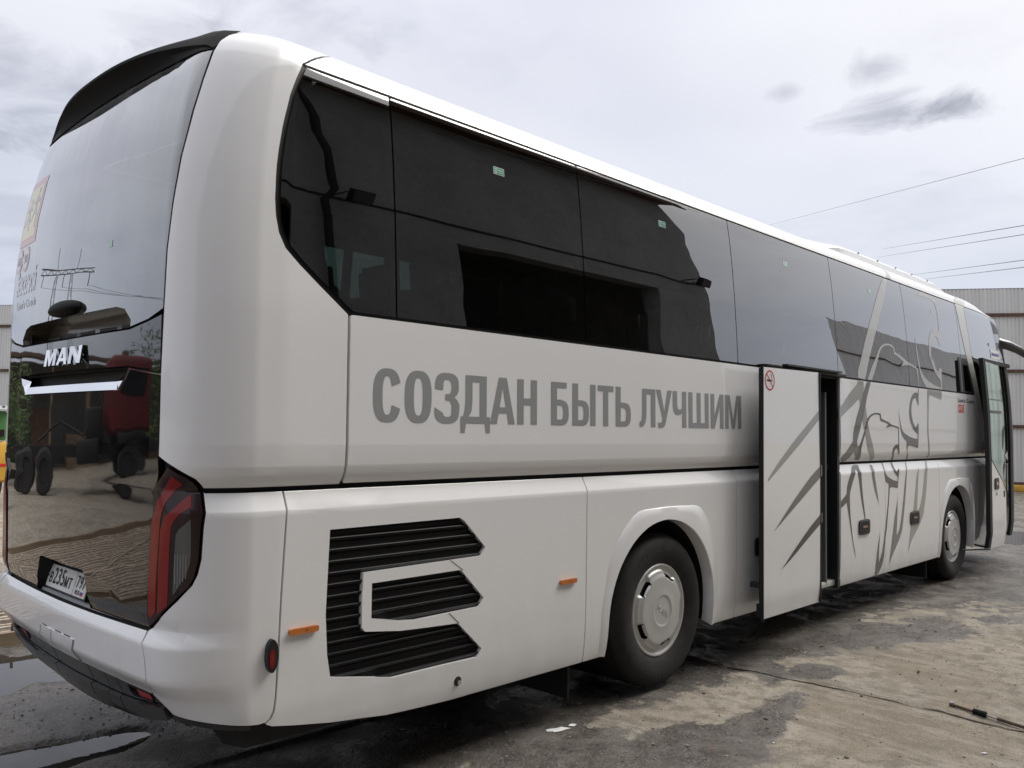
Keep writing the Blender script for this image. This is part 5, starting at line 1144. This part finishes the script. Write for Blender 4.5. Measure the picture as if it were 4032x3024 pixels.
def wheel(x, right, rot, inner=False):
    y = .075 if right else 2*HW-.075
    e = empty('wheel', (x, y, .500), 0 if right else math.pi, parent=C)
    e['label'] = None; del e['label']
    link(bpy.data.objects.new('tyre', TYM), e)
    hc = link(bpy.data.objects.new('hubcap', HUBM), e); hc.rotation_euler = (0, rot, 0); hc.location = (0, -.0, 0)
    b_ = link(bpy.data.objects.new('rim', DKM), e); b_.location = (0, .012, 0)
    vs, fs = text2d('MAN'); c, s_ = math.cos(-rot+math.radians(-24)), math.sin(-rot+math.radians(-24))
    V = []
    for xx, zz in vs:
        a, b2 = (xx-.5)*.135, (zz-.5)*.040; V.append((a*c-b2*s_, -.0375, a*s_+b2*c))
    me = bpy.data.meshes.new('hub_letters'); me.from_pydata(V, [], fs)
    bm = bmesh.new(); bm.from_mesh(me); bmesh.ops.remove_doubles(bm, verts=bm.verts[:], dist=1e-5); bmesh.ops.recalc_face_normals(bm, faces=bm.faces[:]); bmesh.ops.solidify(bm, geom=bm.faces[:], thickness=.005); bmesh.ops.recalc_face_normals(bm, faces=bm.faces[:]); bm.to_mesh(me); bm.free()
    me.materials.append(SILVER); link(bpy.data.objects.new('hub_letters', me), e)
    arc_text('tyre_lettering', 'KMAX S', .408, 140, 85, .030, TYRET, e, -.0415); arc_text('tyre_lettering', 'GOODYEAR', .408, 225, 300, .028, TYRET, e, -.0415, True)
    if inner:
        t2 = link(bpy.data.objects.new('tyre', TYM), e); t2.location = (0, .34, 0)
    return e
for x, inn_ in ((3.30, True), (9.371, False)):
    for rt in (True, False): wheel(x, rt, .12 if inn_ else .2, inn_)
for x in (3.30, 9.371): tube('axle', [(x, .2, .5), (x, 2.35, .5)], .09, SHELL, C)
# floor pan and underbody: hides the sky through the arches
box('floor_pan', (6.1, HW, .66), (11.4, 1.20, .62), SHELL, C)
for (a, b_) in ((.42, 2.55), (4.0, 4.95), (6.15, 8.65), (10.1, 10.6)): box('underbody_box', ((a+b_)/2, HW, .62), (b_-a, 2.36, .50), SHELL, C)
box('exhaust', (1.5, .45, .30), (.9, .3, .16), RUST, C, bevel=.05); tube('exhaust', [(1.0,.5,.3),(.6,.45,.3),(.42,.4,.34)], .05, RUST, C)
for x in (2.42, 8.60): box('mud_flap', (x, .32, .30), (.015, .42, .40), RUBBER, C)
# interior
box('cabin_floor', (6.0, HW, 1.38), (11.2, 2.34, .05), INTER, C); box('cabin_ceiling', (5.9, HW, 3.36), (10.2, 1.9, .04), INTER, C)
for yy in (.45, 2.1): box('luggage_rack', (5.9, yy, 3.12), (10.0, .42, .16), INTER, C, bevel=.04)
bm = bmesh.new()
for c_, d_ in (((0,0,1.83),(.46,.44,.14)), ((-.23,0,2.12),(.12,.44,.66)), ((-.25,0,2.52),(.10,.28,.20))):
    vs = bm_box(bm, c_, d_, Matrix.Rotation(-.12, 3, 'Y') if c_[2] > 2 else None)
bmesh.ops.bevel(bm, geom=bm.edges[:], offset=.03, segments=2, affect='EDGES'); SM = bpy.data.meshes.new('passenger_seat'); bm.to_mesh(SM); bm.free(); SM.materials.append(SEAT)
for i in range(12):
    for yy in (.36, .83, 1.72, 2.19):
        if .9+i*.8 > 5 and .9+i*.8 < 6.3 and yy < 1: continue
        o = link(bpy.data.objects.new('passenger_seat', SM), C); o.location = (.95+i*.8, yy, 0)
# middle service doorway
for x in (5.083, 6.045): box('door_jamb', (x+.012, .30, 1.25), (.05, .56, 1.86), BLACKP, C)
box('door_header', (5.57, .10, 2.20), (1.02, .16, .05), RUBBER, C); box('inner_wall', (5.57, .78, 1.25), (.98, .03, 1.9), INTER, C)
box('inner_partition', (5.86, .40, 1.2), (.03, .70, 1.7), mat('grey_lining', (.10,.11,.115), .6), C)
for i, z in enumerate((.36, .66, .96)): box('step', (5.57, .22+.2*i, z), (.94, .34, .05), [mat('step_light', (.5,.5,.47), .6), INTER, INTER][i], C, bevel=.008)
box('door_rail', (5.35, -.005, 2.205), (1.5, .07, .030), RUBBER, C, bevel=.006); box('door_rail', (5.40, -.05, 2.225), (1.05, .05, .015), BLACKP, C)
# leaf of the middle door, pushed out and slid back
def leafp(s, v, n=0.):
    y = -.152+itp([(.3,.02),(.45,.004),(1.2,0),(2.2,.010)], v); return Vector((s, y-n, v))
lf = panel('service_door', fillet([(4.325,.315),(5.285,.315),(5.285,2.185),(4.325,2.172)], .012), PAINT, th=.006, parent=C, posf=leafp, cuts=False) if 0 else None
lf = panel('service_door', fillet([(4.327,.315),(5.290,.315),(5.290,2.184),(4.327,2.172)], .010), PAINT, th=.004, parent=C, posf=leafp)
box('door_core', (4.8085, -.120, 1.2445), (.945, .026, 1.84), RUBBER, lf)
box('door_seal', (4.322, -.140, 1.24), (.008, .024, 1.88), RUBBER, lf); box('door_seal', (5.298, -.128, 1.25), (.014, .05, 1.86), RUBBER, lf)
box('hinge_arm', (4.40, -.065, .55), (.05, .10, .04), BLACKP, lf); box('bottom_roller', (4.36, -.095, .37), (.03, .03, .10), BLACKP, lf)
decal('hem', rect(4.33,5.285,.316,.326), PAINT, .004, lf, posf=leafp)
def nosmoking(s, v, r, n, posf, parent):
    ring = [(s+r*math.cos(a), v+r*math.sin(a)) for a in [2*math.pi*k/36 for k in range(36)]]; r2 = [(s+(r*.86)*math.cos(a), v+(r*.86)*math.sin(a)) for a in [2*math.pi*k/36 for k in range(36)]]
    sg = decal('no_smoking_sign', r2, WHITE, n, parent, posf=posf)
    decal('red_ring', ring, RED, n+.0008, sg, holes=[r2], posf=posf)
    decal('cigarette', rect(s-r*.60, s+r*.25, v-r*.12, v+r*.08), BLACK, n+.0006, sg, posf=posf)
    for i in range(3): decal('cigarette_tip', rect(s+r*(.30+.09*i), s+r*(.35+.09*i), v-r*.12, v+r*.08), BLACK, n+.0006, sg, posf=posf)
    sm = [(s+r*.42, v+r*.14), (s+r*.30, v+r*.32), (s+r*.44, v+r*.46), (s+r*.36, v+r*.58), (s+r*.20, v+r*.50), (s+r*.12, v+r*.60)]
    for a, b_ in zip(sm, sm[1:]):
        dx_, dz_ = b_[0]-a[0], b_[1]-a[1]; l_ = math.hypot(dx_, dz_); ox, oz = -dz_/l_*r*.025, dx_/l_*r*.025
        decal('smoke', [(a[0]-ox,a[1]-oz),(b_[0]-ox,b_[1]-oz),(b_[0]+ox,b_[1]+oz),(a[0]+ox,a[1]+oz)], BLACK, n+.0006, sg, posf=posf)
    c, s_ = math.cos(math.radians(-45)), math.sin(math.radians(-45)); h = r*.06; l_ = r*.88
    decal('red_bar', [(s+x*c-z*s_, v+x*s_+z*c) for x, z in ((-l_,-h),(l_,-h),(l_,h),(-l_,h))], RED, n+.0010, sg, posf=posf)
nosmoking(4.436, 2.077, .076, .0012, leafp, lf)
nosmoking(10.445, 1.53, .073, .0014, None, C)
# flap handles
def handle(s, v, par=None):
    o = panel('flap_handle', fillet(rect(s-.125,s+.125,v-.070,v+.070), .045, 5), BLACKP, n=.012, th=.012, parent=C)
    panel('handle_plate', fillet(rect(s-.095,s+.095,v-.055,v+.050), .02, 3), RUBBER, n=.014, th=.003, parent=o)
    panel('amber_inset', rect(s-.05,s+.055,v-.004,v+.013), AMBERD, n=.016, th=.002, parent=o); panel('handle_rim', rect(s-.09,s+.09,v+.058,v+.062), STEEL, n=.0135, th=.001, parent=o)
for s in (6.585, 7.930, 4.60): handle(s, .815)
lt = panel('lock_cup', circle(1.443,.415,.024,20), BLACKP, n=.002, th=.004, parent=C); panel('lock_barrel', circle(1.446,.412,.012,14), CHROME, n=.012, th=.012, parent=lt)
for (a, b_, v) in ((.458,.600,.815), (2.205,2.347,.816)):
    o = panel('amber_side_marker', fillet(rect(a,b_,v-.013,v+.013), .011, 4), AMBER, n=.016, th=.016, parent=C); panel('marker_screw', circle((a+b_)/2+.01, v, .004, 8), SHELL, n=.0165, th=.001, parent=o)
# slogan
def slogan():
    order = [('С',.868,1.032),('О',1.055,1.223),('З',1.242,1.410),('Д',1.417,1.627),('А',1.628,1.816),('Н',1.835,1.994),('Б',2.113,2.268),('Ы',2.301,2.518),('Т',2.539,2.696),('Ь',2.718,2.876),('Л',2.969,3.147),('У',3.154,3.341),('Ч',3.352,3.518),('Ш',3.545,3.809),('И',3.834,4.015),('М',4.033,4.272)]
    v0, H_ = 1.708, .246
    for ch, a, b_ in order:
        for poly, hs in LET[ch]:
            f = lambda pts: [(a+(b_-a)*x, v0+H_*y) for x, y in pts]
            decal('slogan_letter', f(poly), GREY_L, .0012, C, [f(h) for h in hs], cuts=False)
slogan()
# lion print
LC = {'d': LIOND, 'm': LIONM, 'l': LIONL, 'w': LIONW}
def soften(pts):
    o = []; n = len(pts)
    for i in range(n):
        a, p, b_ = Vector(pts[i-1]), Vector(pts[i]), Vector(pts[(i+1) % n]); u, w_ = p-a, b_-p
        if u.length < 1e-4 or w_.length < 1e-4: continue
        if u.angle(w_) < math.radians(48):
            r = min(u.length, w_.length)*.33; p0, p1 = p-u.normalized()*r, p+w_.normalized()*r
            o += [tuple(p0), tuple(p0*.25+p*.5+p1*.25), tuple(p1)]
        else: o.append(tuple(p))
    return o
for kname, (col, pts) in LION.items():
    pts = soften(pts)
    if kname in ('FN', 'LEAF', 'LEAF2'): continue
    if kname[0] == 'F': decal('lion_print', pts, LC[col], .0012, lf, posf=leafp); continue
    hi = [p for p in pts if p[1] > 2.195]; lo = [p for p in pts if p[1] < 2.195]
    if hi and lo:
        decal('lion_print', pts, LC[col], .0018, C, clips=[(2.190, 3.7), (VT-.002, VG0+.003)]); decal('lion_print', pts, LIONW, .0018, C, clips=[(.1, 2.204)])
    else: decal('lion_print', [(a, min(b, 3.289)) for a, b in pts] if col == 'w' else pts, LC[col], .0018 if col != 'm' else .0022, C, clips=[(VT-.002, VG0+.003)])
decal('lion_print', [(7.50,3.31),(7.56,3.36),(7.62,3.43),(7.72,3.47),(7.86,3.47),(7.74,3.43),(7.66,3.36),(7.62,3.31)], LIONW, .002, C)
# lettering and stickers on the side
text_on('model_lettering', "Lion's Coach", 9.45, 10.07, 2.083, 2.128, BLACK, .0014, C, bold=.002)
rl = decal('red_label', rect(9.452,9.652,1.960,2.052), RED, .0012, C)
decal('label_bar', rect(9.56,9.572,1.965,2.047), WHITE, .0018, rl); text_on('label_text', 'iF', 9.470, 9.545, 1.985, 2.035, WHITE, .0018, rl)
for i in range(4): decal('label_line', rect(9.585,9.64,1.975+.018*i,1.982+.018*i), LIONW, .0018, rl)
def exit_sticker(s, v, pale=False):
    o = decal('exit_sticker', rect(s-.042,s+.042,v-.021,v+.021), PGREEN, .0014, C)
    if not pale:
        decal('green_field', rect(s-.039,s+.039,v-.018,v+.018), GREEN, .0018, o); decal('door_mark', rect(s-.032,s-.014,v-.014,v+.013), PGREEN, .0022, o)
        decal('running_man', [(s-.026,v+.010),(s-.021,v+.010),(s-.018,v+.0),(s-.014,v-.004),(s-.019,v-.003),(s-.020,v-.008),(s-.016,v-.013),(s-.023,v-.008),(s-.029,v-.011),(s-.025,v-.004),(s-.028,v+.002)], GREEN, .0026, o)
        text_on('sticker_text', 'Запасный', s-.008, s+.034, v+.002, v+.010, PGREEN, .0022, o, bold=.0006); text_on('sticker_text', 'выход', s-.002, s+.030, v-.012, v-.005, PGREEN, .0022, o, bold=.0006)
exit_sticker(1.737,3.090); exit_sticker(3.320,3.091); exit_sticker(5.140,3.094, True); exit_sticker(6.951,3.095, True); exit_sticker(8.775,3.094, True)
decal('pale_sticker', rect(-.669,-.634,2.481,2.512), PGREEN, .0014, C)
# stickers on the tail glass
cs = decal('school_bus_sign', rect(-2.150,-1.797,2.672,3.052), SRED, .0012, C)
decal('yellow_field', rect(-2.112,-1.835,2.712,3.012), SYEL, .0017, cs)
def child(cx, cz, k):
    f = lambda pts: [(cx+k*x, cz+k*z) for x, z in pts]
    decal('running_child', f([(.02+.045*math.cos(a), .30+.045*math.sin(a)) for a in [2*math.pi*i/14 for i in range(14)]]), SBLK, .0021, cs)
    decal('running_child', f([(-.04,.24),(.05,.24),(.16,.14),(.13,.11),(.06,.16),(.05,.06),(.14,-.04),(.13,-.20),(.20,-.22),(.09,-.22),(.09,-.07),(.0,.0),(-.07,-.10),(-.20,-.13),(-.20,-.10),(-.11,-.07),(-.05,.04),(-.05,.17),(-.11,.11),(-.17,.15),(-.15,.17),(-.11,.15)]), SBLK, .0021, cs)
child(-1.92, 2.855, .42); child(-2.045, 2.835, .34)
for s, t_ in ((-1.938,'90'), (-2.085,'60')):
    o = decal('speed_sign', circle(s, 2.592, .073, 30), SRED, .0012, C); decal('white_disc', circle(s, 2.592, .056, 26), SWHT, .0017, o)
    text_on('speed_figures', t_, s-.036, s+.036, 2.566, 2.618, SBLK, .0021, o, bold=.003)
text_on('charter_lettering', 'Заказной', -2.075, -1.685, 2.388, 2.528, SWHT, .0014, C, bold=.006)
text_on('model_lettering', "Lion's Coach", -2.035, -1.655, 2.308, 2.352, SGHO, .0014, C, bold=.002)
# ---- front of the coach
def posg(s, v, n=0.):      # the posts run straight past the belt groove
    if 1.28 < v < 1.62: return pos(s, 1.28, n).lerp(pos(s, 1.62, n), (v-1.28)/.34)
    return pos(s, v, n)
BAND = mat('silver_band', (.52,.52,.49), .35, .1, coat=.7)
bp_ = [(10.055,3.3025),(10.03,3.20),(10.055,2.97),(10.11,2.68),(10.44,1.93),(10.56,1.69),(10.72,1.445)]
panel('slanted_pillar', [(a+.012, b) for a, b in GAP[:-1]]+[(10.722,1.435)]+bp_[::-1], BAND, th=.022, parent=C)
panel('slanted_pillar', [(9.735,3.308),(9.785,3.335),(9.90,3.375),(10.06,3.44),(10.38,3.44),(10.22,3.375),(10.14,3.335),(10.075,3.308)], BAND, n=.0015, th=0, parent=C)
panel('slanted_pillar', [(a+.012, b) for a, b in GAP[:-1]]+[(10.722,1.435)]+bp_[::-1], PAINT, th=.022, parent=C, mirror=True)
panel('front_side_glass', [(a+.008, b if b < 3.3 else 3.295) for a, b in bp_[:4]]+[(10.20,2.66),(11.42,2.66),(11.42,3.295)], GLASS, th=.006, parent=C)
panel('front_black_panel', [(11.43,2.66),(12.03,2.66),(12.03,3.29),(11.43,3.29)], BLACKG, th=.01, parent=C)
for i in range(6):
    s = 11.47+i*.075; zt = 3.235-.006*i; zb = 3.06+.004*i if i < 5 else 3.12
    if i == 5: zt = 3.20
    panel('vent_slot', [(s,zb),(s+.028,zb),(s+.028,zt-.01*i),(s,zt-.01*i)], RUBBER, n=.002, th=0, parent=C)
panel('front_side_glass', [(a, b) for a, b in ((9.9,2.2),(11.4,2.2),(11.4,3.29),(10.07,3.29))], GLASS, th=.006, parent=C, mirror=True)
panel('window_rail', [(10.03,3.285),(12.05,3.285),(12.05,3.304),(10.03,3.304)], RUBBER, n=-.003, th=.02, parent=C)
def frontend(mir):
    if mir: panel('windscreen_pillar', [(12.03,.9),(12.09,.9),(12.09,3.30),(12.03,3.30)], PAINT, n=.004, th=.02, parent=C, mirror=mir)
    else: panel('windscreen_pillar', [(11.885,VB),(12.09,VB),(12.09,2.655),(11.885,2.655)], PAINT, n=.004, th=.02, parent=C, posf=posg); panel('windscreen_pillar', [(12.035,2.66),(12.09,2.66),(12.09,3.30),(12.035,3.30)], PAINT, n=.004, th=.02, parent=C)
    panel('windscreen', [(12.095,1.30),(SF,1.30),(SF,3.30),(12.095,3.30)], BLACKG, th=.02, parent=C, mirror=mir)
    panel('front_panel', [(12.10,VB),(SF,VB),(SF,1.29),(12.10,1.29)], PAINT, th=.02, parent=C, mirror=mir)
    panel('headlamp', fillet([(11.95,.72),(12.45,.66),(12.4,.86),(11.98,.95)], .03), LAMPC, n=.004, th=.01, parent=C, mirror=mir)
side_pair(frontend)
panel('door_post', rect(11.70,11.88,.33,2.66), SHELL, th=.03, parent=C, posf=posg); panel('front_panel', rect(10.73,12.03,.33,1.40), PAINT, th=.02, parent=C, mirror=True); panel('side_window', rect(10.73,12.03,1.42,3.29), GLASS, th=.006, parent=C, mirror=True)
box('door_jamb', (10.75, .28, 1.45), (.04, .5, 2.3), BLACKP, C); box('door_header', (11.25, .12, 2.655), (1.1, .2, .05), RUBBER, C)
panel('drivers_window_frame', [(10.16,2.62),(10.36,2.61),(10.44,2.54),(10.50,2.33),(10.53,2.12),(10.70,1.74),(10.735,1.47),(10.755,1.47),(10.755,2.655),(10.15,2.655)], RUBBER, n=-.004, th=.02, parent=C)
for i, z in enumerate((.36,.66,.96)): box('step', (11.24, .24+.22*i, z), (.94, .36, .05), STEEL if i == 0 else INTER, C, bevel=.008)
box('inner_wall', (11.3, 1.1, 1.3), (1.1, .03, 1.5), INTER, C)
# leaf of the front door
def fleaf(s, v, n=0.):
    y = -.185+itp([(.3,.03),(.5,.0),(1.4,0),(2.0,.012),(2.66,.06)], v)+.10*smooth(10.6, 11.1, s); return Vector((s, y-n, v))
DOORG = mat('door_glass_pale_green', (.4,.5,.46), .08, spec=.5, coat=.3, coat_rough=.01, build=lambda t,b: t.links.new(tramp(t, tnoise(t, 5, 5, .6, sc3=(1,1,.07)), [(.35,(.20,.27,.25)),(.50,(.38,.50,.46)),(.65,(.52,.66,.61))]), b.inputs['Base Color']))
fl = panel('front_door', [(9.975,.325),(10.62,.318),(10.70,.355),(10.80,.60),(10.86,1.1),(10.87,1.60),(10.83,2.10),(10.72,2.62),(9.975,2.64)], RUBBER, th=.05, parent=C, posf=fleaf)
panel('door_skin', [(10.055,.322),(10.60,.322),(10.66,.36),(10.725,.62),(10.735,.985),(10.055,1.38)], PAINT, n=.004, th=.004, parent=fl, posf=fleaf)
panel('door_glass', [(10.055,1.405),(10.735,1.01),(10.745,1.6),(10.71,2.10),(10.60,2.58),(10.055,2.60)], DOORG, n=.003, th=.002, parent=fl, posf=fleaf)
pass
for z in (1.97, 2.13): panel('grab_rail', rect(10.06,10.72,z,z+.03) if z < 2 else rect(10.06,10.70,z,z+.012), mat('rail_grey', (.12,.125,.125), .5), n=.0042, th=0, parent=fl, posf=fleaf)
h_ = panel('door_handle', fillet(rect(10.15,10.32,1.03,1.17), .03, 4), BLACKP, n=.014, th=.01, parent=fl, posf=fleaf); panel('handle_button', circle(10.24,1.10,.022,12), CHROME, n=.017, th=.003, parent=h_, posf=fleaf); panel('red_inset', rect(10.28,10.305,1.06,1.14), LAMPR, n=.016, th=.002, parent=h_, posf=fleaf)
decal('small_label', rect(10.20,10.27,.955,.99), LIONM, .0055, fl, posf=fleaf)
decal('door_leading_edge', [(10.885,.9),(10.905,.9),(10.905,1.62),(10.86,2.12),(10.75,2.62),(10.735,2.62),(10.84,2.12),(10.885,1.6)], PAINT, .001, fl, posf=fleaf)
tube('stay', [(9.98,.0,.36), (9.99,-.16,.335)], .012, RUBBER, fl, 6); tube('stay', [(9.5,.0,.335), (9.99,-.17,.320)], .010, RUBBER, fl, 6)
pp_ = decal('charter_sign', rect(11.02,11.50,2.715,2.830), PAPER, .004, C)
text_on('sign_text', 'ЗАКАЗНОЙ', 11.06, 11.46, 2.75, 2.80, BLUE, .006, pp_, bold=.003)
# mirror arm and head
ma = empty('mirror', (0,0,0), parent=C)
P_ = [(11.40,.17,2.955),(11.52,.10,2.965),(11.75,.03,2.945),(12.05,-.03,2.90),(12.35,-.08,2.83),(12.62,-.12,2.74)]
bm = bmesh.new(); rings = []
for i, p in enumerate(P_):
    w_, h1 = (.05,.055,.06,.06,.055,.05)[i], (.05,.07,.065,.055,.045,.035)[i]
    ring = []
    for k in range(12):
        a = 2*math.pi*k/12; ring.append(bm.verts.new(Vector(p)+Vector((w_*.35*math.cos(a), w_*math.cos(a), h1*math.sin(a)))))
    rings.append(ring)
for a, b_ in zip(rings, rings[1:]):
    for k in range(12):
        f_ = bm.faces.new((a[k], a[(k+1) % 12], b_[(k+1) % 12], b_[k])); f_.material_index = 1 if 1 <= k <= 4 and a is not rings[0] else 0
bm.faces.new(rings[0][::-1]); bm.faces.new(rings[-1]); meshobj('mirror_arm', bm, [BLACKP, PAINT], ma, True)
bm = bmesh.new(); bm_box(bm, (12.62,-.14,2.48), (.16,.28,.52), Matrix.Rotation(.06, 3, 'Y')); bmesh.ops.bevel(bm, geom=bm.edges[:], offset=.05, segments=4, affect='EDGES'); meshobj('mirror_housing', bm, BLACKP, ma, True)
for z0, hh_ in ((2.42,.30), (2.65,.12)): box('mirror_glass', (12.532, -.14, z0), (.012, .22, hh_), MIRG, ma, bevel=.004)
# roof fairing with its bolts
bm = bmesh.new(); secs = []
for i in range(25):
    x = 6.55+4.0*i/24; e_ = smooth(6.55, 7.4, x)*(1-smooth(10.25, 10.55, x)); hf = .52+.28*smooth(6.55,7.3,x)
    row = []
    for (fy, z) in ((1.0,3.53),(.985,3.59+.045*e_),(.95,3.60+.065*e_),(.80,3.605+.10*e_),(.45,3.62+.19*e_),(0,3.625+.21*e_)): row.append((fy*hf, z))
    pr = [(-a, z) for a, z in row]+[(a, z) for a, z in row[:-1]][::-1]
    secs.append([bm.verts.new((x, HW+a, z)) for a, z in pr])
for a, b_ in zip(secs, secs[1:]):
    for k in range(len(a)-1): bm.faces.new((a[k], b_[k], b_[k+1], a[k+1]))
bm.faces.new(secs[0]); bm.faces.new(secs[-1][::-1]); fa = meshobj('roof_fairing', bm, PAINT, C, True)
for x in (7.75,8.3,8.86,9.4,9.96):
    for sg in (-1, 1):
        bm = bmesh.new(); bm_lathe(bm, [(0,-.004),(.012,-.003),(.014,.004)], 12); o = meshobj('bolt', bm, STEEL, fa, True); o.location = (x, HW+sg*.775, 3.66)
